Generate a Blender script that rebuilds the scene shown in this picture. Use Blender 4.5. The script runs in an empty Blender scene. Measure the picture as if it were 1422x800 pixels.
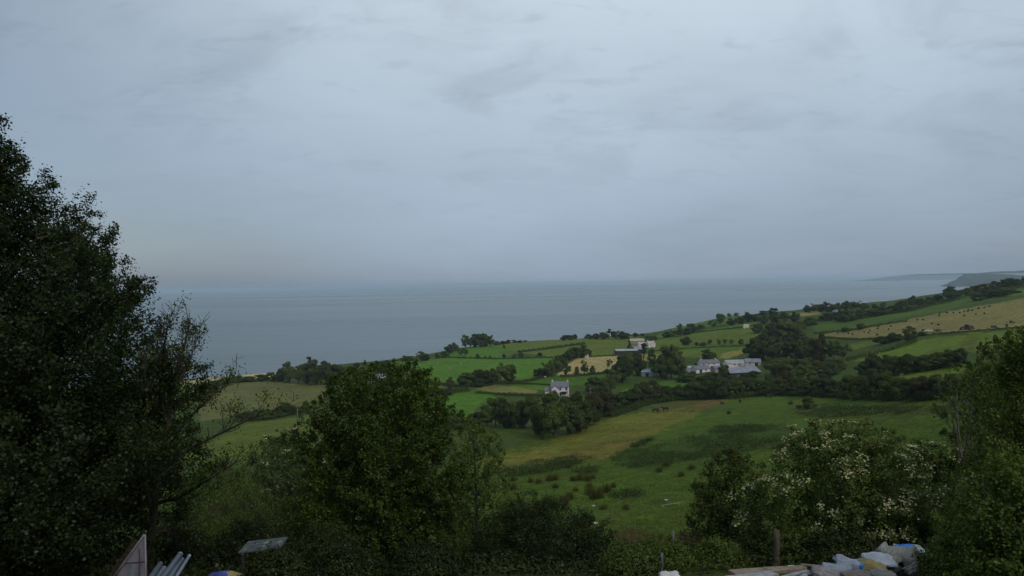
import bpy, bmesh, math, random
import numpy as np
from mathutils import Vector, Matrix, Euler, noise as mnoise

random.seed(7)
RNG = np.random.default_rng(11)
sc = bpy.context.scene
COL = sc.collection
R = math.radians

# ------------------------------------------------------------------ camera
W, Hh, F = 1422.0, 800.0, 1050.0
CAMZ = 75.0
PITCH = math.atan2(-5.5, F)
ROLL = R(1.04)
fwd = Vector((0, math.cos(PITCH), math.sin(PITCH)))
up0 = Vector((0, -math.sin(PITCH), math.cos(PITCH)))
rx0 = Vector((1, 0, 0))
right = rx0 * math.cos(ROLL) - up0 * math.sin(ROLL)
upv = rx0 * math.sin(ROLL) + up0 * math.cos(ROLL)
CAM = Vector((0, 0, CAMZ))
cam_data = bpy.data.cameras.new('camera')
cam = bpy.data.objects.new('camera', cam_data)
COL.objects.link(cam)
cam.matrix_world = Matrix(((right.x, upv.x, -fwd.x, CAM.x), (right.y, upv.y, -fwd.y, CAM.y),
                           (right.z, upv.z, -fwd.z, CAM.z), (0, 0, 0, 1)))
cam_data.sensor_width = 36.0
cam_data.lens = F / W * 36.0
cam_data.clip_start = 0.1
cam_data.clip_end = 120000
sc.camera = cam

def ray(u, v):
    return fwd + right * ((u - 711.0) / F) - upv * ((v - 400.0) / F)

def P(u, v, D):
    """world point seen at photo pixel (u, v) at forward distance D"""
    d = ray(u, v)
    return CAM + d * (D / d.y)

# ------------------------------------------------------------------ materials
MATS = {}
def s2l(c):
    c = c / 255.0
    return c / 12.92 if c <= 0.04045 else ((c + 0.055) / 1.055) ** 2.4
KL = 0.66
def px(r, g, b, k=KL):
    if g >= 88 and g > r + 12: r, g, b = r * 0.86, g * 0.86, b * 0.86
    return (s2l(r) / k, s2l(g) / k, s2l(b) / k * (0.62 if b > 45 else 0.40))

def newmat(name):
    m = bpy.data.materials.new(name)
    m.use_nodes = True
    nt = m.node_tree
    nt.nodes.clear()
    out = nt.nodes.new('ShaderNodeOutputMaterial')
    return m, nt, out

def N(nt, t, **kw):
    n = nt.nodes.new(t)
    for k, v in kw.items():
        setattr(n, k, v)
    return n

def simple(name, col, rough=0.7, var=0.25, scale=3.0, bump=0.0, spec=0.3, metal=0.0):
    """paint / wood / stone with two octaves of procedural mottling"""
    if name in MATS:
        return MATS[name]
    m, nt, out = newmat(name)
    b = N(nt, 'ShaderNodeBsdfPrincipled')
    b.inputs['Roughness'].default_value = rough
    b.inputs['Metallic'].default_value = metal
    b.inputs['Specular IOR Level'].default_value = spec
    tc = N(nt, 'ShaderNodeTexCoord')
    nz = N(nt, 'ShaderNodeTexNoise')
    nz.inputs['Scale'].default_value = scale
    nz.inputs['Detail'].default_value = 6
    nt.links.new(tc.outputs['Object'], nz.inputs['Vector'])
    mr = N(nt, 'ShaderNodeMapRange')
    mr.inputs['From Min'].default_value = 0.3
    mr.inputs['From Max'].default_value = 0.7
    mr.inputs['To Min'].default_value = 1 - var
    mr.inputs['To Max'].default_value = 1 + var
    nt.links.new(nz.outputs['Fac'], mr.inputs['Value'])
    mx = N(nt, 'ShaderNodeVectorMath', operation='SCALE')
    mx.inputs[0].default_value = col
    nt.links.new(mr.outputs['Result'], mx.inputs['Scale'])
    nt.links.new(mx.outputs['Vector'], b.inputs['Base Color'])
    if bump:
        bp = N(nt, 'ShaderNodeBump')
        bp.inputs['Strength'].default_value = bump
        bp.inputs['Distance'].default_value = 0.02
        nt.links.new(nz.outputs['Fac'], bp.inputs['Height'])
        nt.links.new(bp.outputs['Normal'], b.inputs['Normal'])
    nt.links.new(b.outputs['BSDF'], out.inputs['Surface'])
    MATS[name] = m
    return m

def leafmat(name, c1, c2, c3=None, p3=0.0, trans=0.3, nscale=0.6, gloss=0.06):
    """foliage: each leaf takes its own tint between two greens (and sometimes a third), clumps differ a little"""
    if name in MATS:
        return MATS[name]
    if 'blossom' not in name:
        c1 = (c1[0], c1[1], c1[2] * 0.7); c2 = (c2[0], c2[1], c2[2] * 0.7)
    m, nt, out = newmat(name)
    g = N(nt, 'ShaderNodeNewGeometry')
    tc = N(nt, 'ShaderNodeTexCoord')
    oi = N(nt, 'ShaderNodeObjectInfo')
    nz = N(nt, 'ShaderNodeTexNoise')
    nz.inputs['Scale'].default_value = nscale
    nz.inputs['Detail'].default_value = 3
    nt.links.new(tc.outputs['Object'], nz.inputs['Vector'])
    a = N(nt, 'ShaderNodeMath', operation='MULTIPLY_ADD')
    nt.links.new(g.outputs['Random Per Island'], a.inputs[0])
    a.inputs[1].default_value = 0.55
    nt.links.new(nz.outputs['Fac'], a.inputs[2])
    a2 = N(nt, 'ShaderNodeMath', operation='MULTIPLY_ADD')
    nt.links.new(oi.outputs['Random'], a2.inputs[0])
    a2.inputs[1].default_value = 0.5
    nt.links.new(a.outputs[0], a2.inputs[2])
    mr = N(nt, 'ShaderNodeMapRange')
    mr.inputs['From Min'].default_value = 0.6
    mr.inputs['From Max'].default_value = 1.4
    nt.links.new(a2.outputs[0], mr.inputs['Value'])
    mix = N(nt, 'ShaderNodeMix', data_type='RGBA')
    mix.inputs['A'].default_value = (*c1, 1)
    mix.inputs['B'].default_value = (*c2, 1)
    nt.links.new(mr.outputs['Result'], mix.inputs['Factor'])
    col = mix.outputs['Result']
    if c3 is not None:
        th = N(nt, 'ShaderNodeMath', operation='LESS_THAN')
        fr = N(nt, 'ShaderNodeMath', operation='FRACT')
        mu = N(nt, 'ShaderNodeMath', operation='MULTIPLY')
        nt.links.new(g.outputs['Random Per Island'], mu.inputs[0])
        mu.inputs[1].default_value = 37.13
        nt.links.new(mu.outputs[0], fr.inputs[0])
        nt.links.new(fr.outputs[0], th.inputs[0])
        th.inputs[1].default_value = p3
        mix2 = N(nt, 'ShaderNodeMix', data_type='RGBA')
        nt.links.new(th.outputs[0], mix2.inputs['Factor'])
        nt.links.new(col, mix2.inputs['A'])
        mix2.inputs['B'].default_value = (*c3, 1)
        col = mix2.outputs['Result']
    d = N(nt, 'ShaderNodeBsdfDiffuse')
    t = N(nt, 'ShaderNodeBsdfTranslucent')
    gl = N(nt, 'ShaderNodeBsdfGlossy')
    gl.inputs['Roughness'].default_value = 0.45
    nt.links.new(col, d.inputs['Color'])
    nt.links.new(col, t.inputs['Color'])
    ms = N(nt, 'ShaderNodeMixShader')
    ms.inputs[0].default_value = trans
    nt.links.new(d.outputs[0], ms.inputs[1])
    nt.links.new(t.outputs[0], ms.inputs[2])
    ms2 = N(nt, 'ShaderNodeMixShader')
    ms2.inputs[0].default_value = gloss * 0.25
    nt.links.new(ms.outputs[0], ms2.inputs[1])
    nt.links.new(gl.outputs[0], ms2.inputs[2])
    nt.links.new(ms2.outputs[0], out.inputs['Surface'])
    MATS[name] = m
    return m

# ------------------------------------------------------------------ object helpers
def tag(o, label=None, cat=None, group=None, kind=None):
    if label: o['label'] = label
    if cat: o['category'] = cat
    if group: o['group'] = group
    if kind: o['kind'] = kind
    return o

def empty(name, loc=(0, 0, 0), rz=0.0):
    o = bpy.data.objects.new(name, None)
    o.empty_display_size = 0.5
    COL.objects.link(o)
    o.location = loc
    o.rotation_euler = (0, 0, rz)
    return o

def link(name, mesh, parent=None, loc=None):
    o = bpy.data.objects.new(name, mesh)
    COL.objects.link(o)
    if parent is not None:
        o.parent = parent
    if loc is not None:
        o.location = loc
    return o

def np_mesh(name, V, Fq, mat, smooth=False):
    """V (n,3) array, Fq (m,k) array of equal-sized faces"""
    me = bpy.data.meshes.new(name)
    V = np.ascontiguousarray(V, dtype=np.float32)
    Fq = np.ascontiguousarray(Fq, dtype=np.int32)
    n, m, k = len(V), len(Fq), Fq.shape[1]
    me.vertices.add(n)
    me.vertices.foreach_set('co', V.ravel())
    me.loops.add(m * k)
    me.loops.foreach_set('vertex_index', Fq.ravel())
    me.polygons.add(m)
    me.polygons.foreach_set('loop_start', np.arange(0, m * k, k, dtype=np.int32))
    if smooth:
        me.polygons.foreach_set('use_smooth', np.ones(m, dtype=bool))
    me.update(calc_edges=True)
    if mat is not None:
        me.materials.append(mat)
    return me

def bm_mesh(name, bm, *mats, smooth=False):
    me = bpy.data.meshes.new(name)
    bmesh.ops.recalc_face_normals(bm, faces=bm.faces[:])
    if smooth:
        for f in bm.faces: f.smooth = True
    bm.to_mesh(me)
    bm.free()
    for m in mats:
        me.materials.append(m)
    return me

def add_box(bm, cx, cy, cz, sx, sy, sz, rot=None, mi=0, bevel=0.0):
    """box centred at c, full sizes s"""
    M = Matrix.Translation((cx, cy, cz))
    if rot is not None:
        M = M @ rot.to_matrix().to_4x4()
    M = M @ Matrix.Diagonal((sx, sy, sz, 1))
    r = bmesh.ops.create_cube(bm, size=1.0, matrix=M)
    fs = set()
    for v in r['verts']:
        for f in v.link_faces: fs.add(f)
    for f in fs: f.material_index = mi
    if bevel:
        es = set(e for f in fs for e in f.edges)
        bmesh.ops.bevel(bm, geom=list(es), offset=bevel, segments=2, affect='EDGES', profile=0.6)

def add_tube(bm, pts, radii, seg=7, cap=True):
    pts = [Vector(p) for p in pts]
    rings = []
    prev = None
    for i, p in enumerate(pts):
        a = pts[max(0, i - 1)]; b = pts[min(len(pts) - 1, i + 1)]
        t = (b - a)
        if t.length < 1e-9: t = Vector((0, 0, 1))
        t.normalize()
        if prev is None:
            ref = Vector((1, 0, 0)) if abs(t.x) < 0.8 else Vector((0, 1, 0))
            n = t.cross(ref).normalized()
        else:
            n = (prev - t * prev.dot(t))
            n = n.normalized() if n.length > 1e-6 else t.orthogonal().normalized()
        prev = n
        bt = t.cross(n)
        rings.append([bm.verts.new(p + (n * math.cos(2 * math.pi * k / seg) + bt * math.sin(2 * math.pi * k / seg)) * radii[i]) for k in range(seg)])
    for i in range(len(rings) - 1):
        for k in range(seg):
            bm.faces.new((rings[i][k], rings[i][(k + 1) % seg], rings[i + 1][(k + 1) % seg], rings[i + 1][k]))
    if cap:
        bm.faces.new(rings[0][::-1]); bm.faces.new(rings[-1])

def unit(a):
    return a / np.maximum(np.linalg.norm(a, axis=-1, keepdims=True), 1e-9)

def leaves(C, S, Nn, rng, wid=0.36, fold=0.12):
    """kite shaped leaves: centres C (n,3), lengths S (n), face normals Nn (n,3) -> verts, quads"""
    n = len(C)
    r = rng.normal(size=(n, 3))
    T = unit(np.cross(Nn, r))
    B = np.cross(Nn, T)
    S = S[:, None]
    V = np.empty((n, 4, 3))
    V[:, 0] = C - T * S * 0.5
    V[:, 1] = C + B * S * wid + Nn * S * fold
    V[:, 2] = C + T * S * 0.5
    V[:, 3] = C - B * S * wid + Nn * S * fold
    return V.reshape(-1, 3), np.arange(4 * n).reshape(n, 4)

# ------------------------------------------------------------------ terrain
def G(u, v, D): return ('p', u, v, D)
def Z(u, D, z):
    # column through pixel u at distance D and a given height
    d = ray(u, 400); x = d.x / d.y * D
    return ('w', x, D, z)
US = (-700, -300, 0, 300, 711, 1000, 1422, 1800, 2300)
def flat(D, z): return [Z(u, D, z) for u in US]
YO = 40.0
KEYS = [
    [('w', x, -35.0, 71.0) for x in (-5, 0, 5)],
    [('w', x, 0.0, 69.4) for x in (-40, 0, 40)],
    flat(17.0, 68.3),
    [Z(-700, 24, 65.6), Z(300, 24, 65.3), Z(711, 24, 64.9), Z(1000, 24, 65.1), Z(1422, 24, 66.3), Z(2300, 24, 69)],
    [Z(-700, 40, 60), Z(300, 40, 60), Z(711, 40, 59.8), Z(1000, 40, 60.2), Z(1422, 40, 63.3), Z(2300, 40, 68)],
    [G(-700, 770, 90), G(-300, 760, 90), G(300, 740, 88), G(850, 722, 90), G(1100, 690, 90), G(1300, 650, 90), G(1422, 620, 85), G(1750, 590, 80), G(2300, 540, 80)],
    [G(-700, 700, 150), G(-300, 680, 150), G(300, 668, 150), G(640, 668, 150), G(850, 645, 150), G(1100, 600, 160), G(1300, 560, 155), G(1422, 546, 130), G(1750, 510, 120), G(2300, 470, 115)],
    [G(-700, 640, 270), G(-300, 620, 260), G(300, 610, 270), G(450, 608, 250), G(640, 640, 195), G(760, 606, 235), G(860, 578, 265), G(1000, 556, 290), G(1100, 546, 290), G(1200, 546, 235), G(1300, 547, 175), G(1422, 538, 144), G(1750, 500, 132), G(2300, 455, 128)],
    [G(-700, 600, 390), G(-300, 580, 400), G(300, 572, 420), G(450, 570, 400), G(620, 572, 330), G(775, 547, 380), G(900, 540, 400), G(1000, 530, 410), G(1100, 522, 390), G(1200, 512, 325), G(1300, 522, 240), G(1422, 512, 190), G(1750, 475, 175), G(2300, 430, 170)],
    [G(-700, 592, 430), G(-300, 572, 450), G(300, 548, 505), G(450, 538, 520), G(620, 527, 450), G(775, 522, 460), G(900, 516, 480), G(1000, 512, 485), G(1100, 496, 470), G(1200, 490, 400), G(1300, 488, 320), G(1422, 482, 255), G(1750, 450, 235), G(2300, 410, 230)],
    [G(-700, 586, 455), G(-300, 566, 478), G(300, 534, 575), G(450, 523, 610), G(620, 503, 580), G(775, 496, 600), G(900, 490, 600), G(1000, 485, 580), G(1100, 474, 560), G(1200, 466, 485), G(1300, 461, 400), G(1422, 455, 345), G(1750, 425, 320), G(2300, 385, 310)],
    [G(-700, 583, 475), G(-300, 562, 495), G(300, 528, 605), G(450, 515.5, 640), G(620, 490, 700), G(775, 480, 720), G(900, 471, 740), G(1000, 459, 720), G(1100, 446, 700), G(1200, 437, 640), G(1300, 428, 585), G(1422, 415, 520), G(1750, 385, 480), G(2300, 340, 470)],
    [G(-700, 581.5, 480), G(-300, 560.5, 500), G(0, 546, 560), G(150, 535.5, 592), G(300, 525, 622), G(380, 518.5, 648), G(450, 508, 690), G(540, 500, 690), G(590, 493, 745), G(640, 483, 800), G(700, 475.5, 830), G(800, 470.5, 820), G(900, 463, 830), G(950, 453, 830), G(1000, 441, 830), G(1100, 431, 860), G(1250, 416, 860), G(1330, 403, 820), G(1422, 391, 800), G(1750, 355, 780), G(2300, 290, 760)],
]
ROWS = [10, 14, 12, 16, 60, 75, 60, 60, 50, 40, 40, 40]
def keypts(key):
    out = []
    for k in key:
        if k[0] == 'p':
            p = P(*k[1:]); out.append((p.x, p.y, p.z))
        else:
            out.append(k[1:])
    a = np.array(out)
    s = a[:, 0] / (a[:, 1] + YO)
    o = np.argsort(s)
    return s[o], a[o, 1], a[o, 2]

NC = 900
AA = np.linspace(-1.15, 1.15, NC)
def smooth1(y, w):
    k = np.hanning(w + 2)[1:-1]; k /= k.sum()
    yp = np.concatenate([np.full(w, y[0]), y, np.full(w, y[-1])])
    return np.convolve(yp, k, 'same')[w:-w]
KY, KZ = [], []
for i, k in enumerate(KEYS):
    s, y, z = keypts(k)
    yy = np.interp(AA, s, y); zz = np.interp(AA, s, z)
    w = 11 if i == len(KEYS) - 1 else 45
    KY.append(smooth1(yy, w)); KZ.append(smooth1(zz, w))
KY = np.array(KY); KZ = np.array(KZ)
for i in range(1, len(KY)):
    KY[i] = np.maximum(KY[i], KY[i - 1] + 4.0)
# beyond the coast crest the land drops into the sea
yl, zl = KY[-1], KZ[-1]
KY = np.vstack([KY, yl + 14 + zl * 0.9, yl + 30 + zl * 3.0, yl + 90 + zl * 7])
KZ = np.vstack([KZ, zl * 0.72 - 0.8, np.minimum(zl * 0.25, 12) - 1.5, np.full_like(zl, -8.0)])
ROWS += [10, 8, 6]

def pchip(Y, Zv, rows):
    """monotone cubic per column; returns y (rows,nc), z"""
    h = np.diff(Y, axis=0); d = np.diff(Zv, axis=0) / h
    m = np.zeros_like(Y)
    w1 = 2 * h[1:] + h[:-1]; w2 = h[1:] + 2 * h[:-1]
    same = (d[:-1] * d[1:]) > 0
    with np.errstate(divide='ignore', invalid='ignore'):
        hm = (w1 + w2) / (w1 / d[:-1] + w2 / d[1:])
    m[1:-1] = np.where(same, hm, 0.0)
    m[0] = d[0]; m[-1] = d[-1]
    ys, zs = [], []
    for i, n in enumerate(rows):
        last = i == len(rows) - 1
        t = np.linspace(0, 1, n, endpoint=last)
        for tt in t:
            # log spaced in distance for the far keys
            y0, y1 = Y[i], Y[i + 1]
            y = y0 + (y1 - y0) * tt if i < 3 else y0 * (y1 / y0) ** tt
            s = (y - y0) / h[i]
            h00 = 2 * s**3 - 3 * s**2 + 1; h10 = s**3 - 2 * s**2 + s
            h01 = -2 * s**3 + 3 * s**2; h11 = s**3 - s**2
            ys.append(y); zs.append(h00 * Zv[i] + h10 * h[i] * m[i] + h01 * Zv[i + 1] + h11 * h[i] * m[i + 1])
    return np.array(ys), np.array(zs)
TY, TZ = pchip(KY, KZ, ROWS)
TX = AA[None, :] * (TY + YO)
NR = TY.shape[0]
# gentle undulation of the pasture (metres), smooth sums of waves
def undul(x, y):
    return (np.sin(x * 0.11 + 1.3) * np.sin(y * 0.09 + 0.4) + 0.6 * np.sin(x * 0.23 - y * 0.17 + 2.0)
            + 0.45 * np.sin(x * 0.41 + y * 0.37) + 0.3 * np.sin(x * 0.9 - y * 0.3) * np.sin(y * 0.8))
amp = np.clip((TY - 25) / 60, 0, 1) * 0.28 * np.clip((1400 - TY) / 300, 0, 1) * np.clip(TZ / 20, 0.2, 1)
TZ = TZ + amp * undul(TX, TY)
TV = np.stack([TX, TY, TZ], -1).reshape(-1, 3)
idx = np.arange(NR * NC).reshape(NR, NC)
TF = np.stack([idx[:-1, :-1], idx[:-1, 1:], idx[1:, 1:], idx[1:, :-1]], -1).reshape(-1, 4)

# photo pixel of each ground vertex, used only to look up which field it belongs to
rel = TV - np.array(CAM)
zc = rel @ np.array(fwd)
PU = 711 + F * (rel @ np.array(right)) / np.maximum(zc, 0.5)
PV = 400 - F * (rel @ np.array(upv)) / np.maximum(zc, 0.5)
PU[zc < 0.5] = -9999
wob = 2.2 * np.sin(TV[:, 0] * 0.21 + TV[:, 1] * 0.05) + 1.6 * np.sin(TV[:, 1] * 0.17 + 1.0) + 1.0 * np.sin(TV[:, 0] * 0.6 - TV[:, 1] * 0.4)
wv = 0.45 * wob * np.clip(200 / np.maximum(TV[:, 1], 60), 0.2, 2.0)

def inside(poly, U=PU, V=None):
    if V is None: V = PV + wv * 0.6
    ins = np.zeros(len(U), bool)
    n = len(poly)
    for i in range(n):
        x1, y1 = poly[i]; x2, y2 = poly[(i + 1) % n]
        if y1 == y2: continue
        c = (y1 > V) != (y2 > V)
        ins ^= c & (U < (x2 - x1) * (V - y1) / (y2 - y1) + x1)
    return ins

PASTURE = px(50, 72, 28)
col = np.tile(np.array(px(44, 60, 28)), (len(TV), 1))     # default rough grass
stripe = np.zeros(len(TV)); hay = np.zeros(len(TV))
FIELDS = [
    # near pasture sloping down to the wood
    ([(600, 900), (600, 660), (640, 640), (760, 607), (860, 578), (1000, 553), (1100, 543), (1300, 546), (1700, 520), (1700, 900)], (51, 70, 23)),
    ([(625, 646), (622, 600), (700, 596), (770, 606), (752, 612), (690, 628), (660, 640)], (47, 62, 29)),
    ([(655, 648), (668, 638), (740, 622), (800, 601), (850, 580), (910, 570), (975, 571), (958, 582), (905, 604), (850, 632), (770, 642), (690, 650)], (76, 79, 40)),
    ([(690, 648), (760, 628), (850, 616), (900, 604), (850, 634), (770, 643)], (80, 76, 43)),
    ([(890, 571), (930, 560), (975, 553), (1012, 552), (1000, 562), (975, 571)], (62, 62, 36)),
    ([(960, 560), (990, 554), (1010, 553), (1000, 562), (975, 568)], (78, 66, 46)),
    ([(838, 752), (850, 738), (880, 732), (905, 742), (912, 748), (880, 756), (850, 762)], (50, 37, 27)),
    ([(846, 640), (850, 632), (930, 614), (1010, 592), (1090, 590), (1110, 612), (1010, 636), (890, 652)], (40, 59, 21)),
    ([(1090, 572), (1120, 560), (1220, 566), (1320, 565), (1300, 578), (1160, 580)], (50, 62, 28)),
    # fields round the white farmhouse
    ([(585, 562), (605, 552), (645, 543), (690, 543), (700, 548), (668, 560), (650, 580), (600, 588)], (62, 98, 36)),
    ([(660, 540), (688, 534), (700, 536), (748, 542), (742, 547), (690, 545)], (90, 92, 62)),
    ([(700, 536), (730, 532), (765, 536), (760, 542)], (66, 98, 38)),
    ([(725, 532), (740, 526), (790, 521), (850, 518), (852, 528), (795, 536), (760, 535)], (58, 88, 34)),
    ([(835, 555), (870, 540), (920, 530), (960, 528), (1000, 530), (990, 538), (930, 542), (890, 552)], (58, 92, 36)),
    ([(920, 530), (1000, 524), (1060, 530), (1060, 537), (960, 540)], (54, 84, 34)),
    # big field by the sea
    ([(540, 503), (575, 499), (622, 497), (700, 498), (765, 496), (770, 505), (745, 520), (735, 526), (650, 530), (600, 531), (560, 528)], (66, 102, 38)),
    ([(618, 496), (640, 484), (660, 480), (700, 482), (720, 488), (700, 497)], (64, 100, 38)),
    ([(660, 480), (700, 474), (800, 468), (880, 462), (900, 480), (870, 492), (780, 497), (720, 490), (700, 482)], (66, 80, 38)),
    ([(690, 489), (815, 477), (815, 480), (700, 492)], (54, 72, 36)),
    ([(772, 522), (785, 508), (802, 497), (845, 494), (872, 493), (868, 500), (842, 515), (800, 522)], (122, 113, 92)),
    ([(872, 496), (905, 490), (925, 492), (905, 500), (880, 502)], (98, 92, 62)),
    # slope behind the farms
    ([(905, 489), (905, 474), (960, 462), (1050, 454), (1060, 470), (1050, 488), (1000, 496), (940, 496)], (64, 78, 36)),
    ([(905, 488), (1045, 478), (1045, 482), (910, 492)], (64, 94, 40)),
    ([(998, 498), (1005, 490), (1035, 485), (1040, 488), (1012, 498)], (96, 94, 56)),
    ([(900, 474), (920, 462), (960, 450), (1005, 437), (1060, 432), (1060, 442), (960, 458)], (64, 94, 40)),
    ([(960, 462), (1050, 446), (1052, 455), (965, 464)], (62, 86, 40)),
    ([(1095, 436), (1135, 432), (1140, 436), (1110, 440)], (102, 98, 66)),
    ([(1130, 462), (1130, 448), (1180, 442), (1240, 436), (1260, 438), (1200, 454), (1150, 466)], (50, 70, 34)),
    ([(1270, 425), (1330, 416), (1395, 405), (1395, 412), (1300, 434), (1240, 442)], (52, 72, 34)),
    ([(1380, 408), (1500, 388), (1500, 400), (1400, 412)], (60, 82, 38)),
    # hay field with black bales and the green field under it
    ([(1143, 466), (1160, 461), (1220, 452), (1300, 436), (1422, 414), (1500, 400), (1600, 390), (1600, 450), (1422, 454), (1345, 460), (1250, 466), (1190, 470)], (92, 89, 64)),
    ([(1175, 503), (1190, 495), (1240, 480), (1290, 470), (1400, 459), (1500, 452), (1500, 485), (1422, 484), (1330, 491), (1240, 498)], (68, 86, 36)),
    ([(1185, 486), (1180, 478), (1225, 470), (1228, 476)], (66, 80, 42)),
    ([(1330, 486), (1345, 462), (1365, 460), (1350, 490)], (74, 88, 40)),
    ([(1210, 532), (1250, 518), (1290, 509), (1345, 504), (1345, 516), (1290, 530), (1240, 540)], (66, 82, 36)),
    # left side, towards the sea
    ([(270, 556), (300, 540), (330, 531), (400, 528), (455, 534), (450, 552), (424, 566), (340, 576), (280, 585)], (72, 76, 50)),
    ([(556, 546), (560, 531), (600, 532), (620, 540), (612, 548), (580, 550)], (86, 84, 50)),
    ([(240, 640), (320, 600), (345, 588), (430, 578), (470, 590), (440, 625), (330, 640)], (62, 74, 36)),
    ([(150, 560), (280, 533), (340, 524), (400, 521), (400, 529), (330, 531), (280, 545), (150, 580)], (64, 84, 44)),
    ([(332, 524), (345, 519), (380, 514), (405, 512), (405, 520), (380, 523), (345, 526)], (150, 138, 122)),
    ([(100, 560), (250, 530), (305, 522), (345, 518.5), (345, 521), (300, 528), (250, 537), (100, 570)], (120, 116, 106)),
]
HAYS = {}
front = (TY.reshape(-1) > 24)
EDGEJ = RNG.normal(size=len(PV)) * 2.2 + 3.0 * np.sin(TV[:, 0] * 0.45) * np.sin(TV[:, 1] * 0.33 + 1)
for i, (poly, c) in enumerate(FIELDS):
    msk = inside(poly, V=PV + wv * 0.6 + (EDGEJ if 1 < i < 10 else 0)) & front
    col[msk] = px(*c)
    if c in ((92, 89, 64), (122, 113, 92)):
        hay[msk] = 1.0 if c[0] > 100 else 0.55
        HAYS[i] = ((800, 520), (850, 496), 3.4) if c[0] > 100 else ((1330, 458), (1400, 421), 3.6)
# near bank and yard: bare soil and rough weeds
near = TY.reshape(-1) < 17.5
col[near] = px(52, 50, 36)
band = (TY.reshape(-1) >= 17.5) & (TY.reshape(-1) < 50)
col[band] = px(34, 42, 20)

tm = np_mesh('ground', TV, TF, None, smooth=True)
ground = link('ground', tm)
tag(ground, 'grassy hillside falling away to fields and the sea', 'ground', kind='structure')
bpy.context.view_layer.update()

def hit(u, v):
    ok, loc, nrm, fi = ground.ray_cast(CAM, ray(u, v).normalized())
    return loc.copy() if ok else None
def gz(x, y):
    ok, loc, nrm, fi = ground.ray_cast(Vector((x, y, 400)), Vector((0, 0, -1)))
    return loc.z if ok else 0.0
def place(u, v, dv=14):
    """ground point under photo pixel; looks a little lower where the pixel sits just over a crest"""
    for k in range(dv):
        p = hit(u, v + k)
        if p is not None and p.z > 0.3: return p
    return P(u, v + dv, 500)

for i, (a, b, sp) in HAYS.items():
    pa, pb = place(*a), place(*b)
    d = (pb - pa); d.z = 0; d.normalize()
    nrm = (d.y, -d.x)
    m = hay > 0
    mi = inside(FIELDS[i][0])
    stripe[mi] = (TV[mi, 0] * nrm[0] + TV[mi, 1] * nrm[1]) / sp
ca = tm.attributes.new('field', 'FLOAT_COLOR', 'POINT')
ca.data.foreach_set('color', np.concatenate([col, np.ones((len(col), 1))], 1).astype(np.float32).ravel())
ha = tm.attributes.new('hay', 'FLOAT', 'POINT'); ha.data.foreach_set('value', hay.astype(np.float32))
st = tm.attributes.new('stripe', 'FLOAT', 'POINT'); st.data.foreach_set('value', stripe.astype(np.float32))

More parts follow.
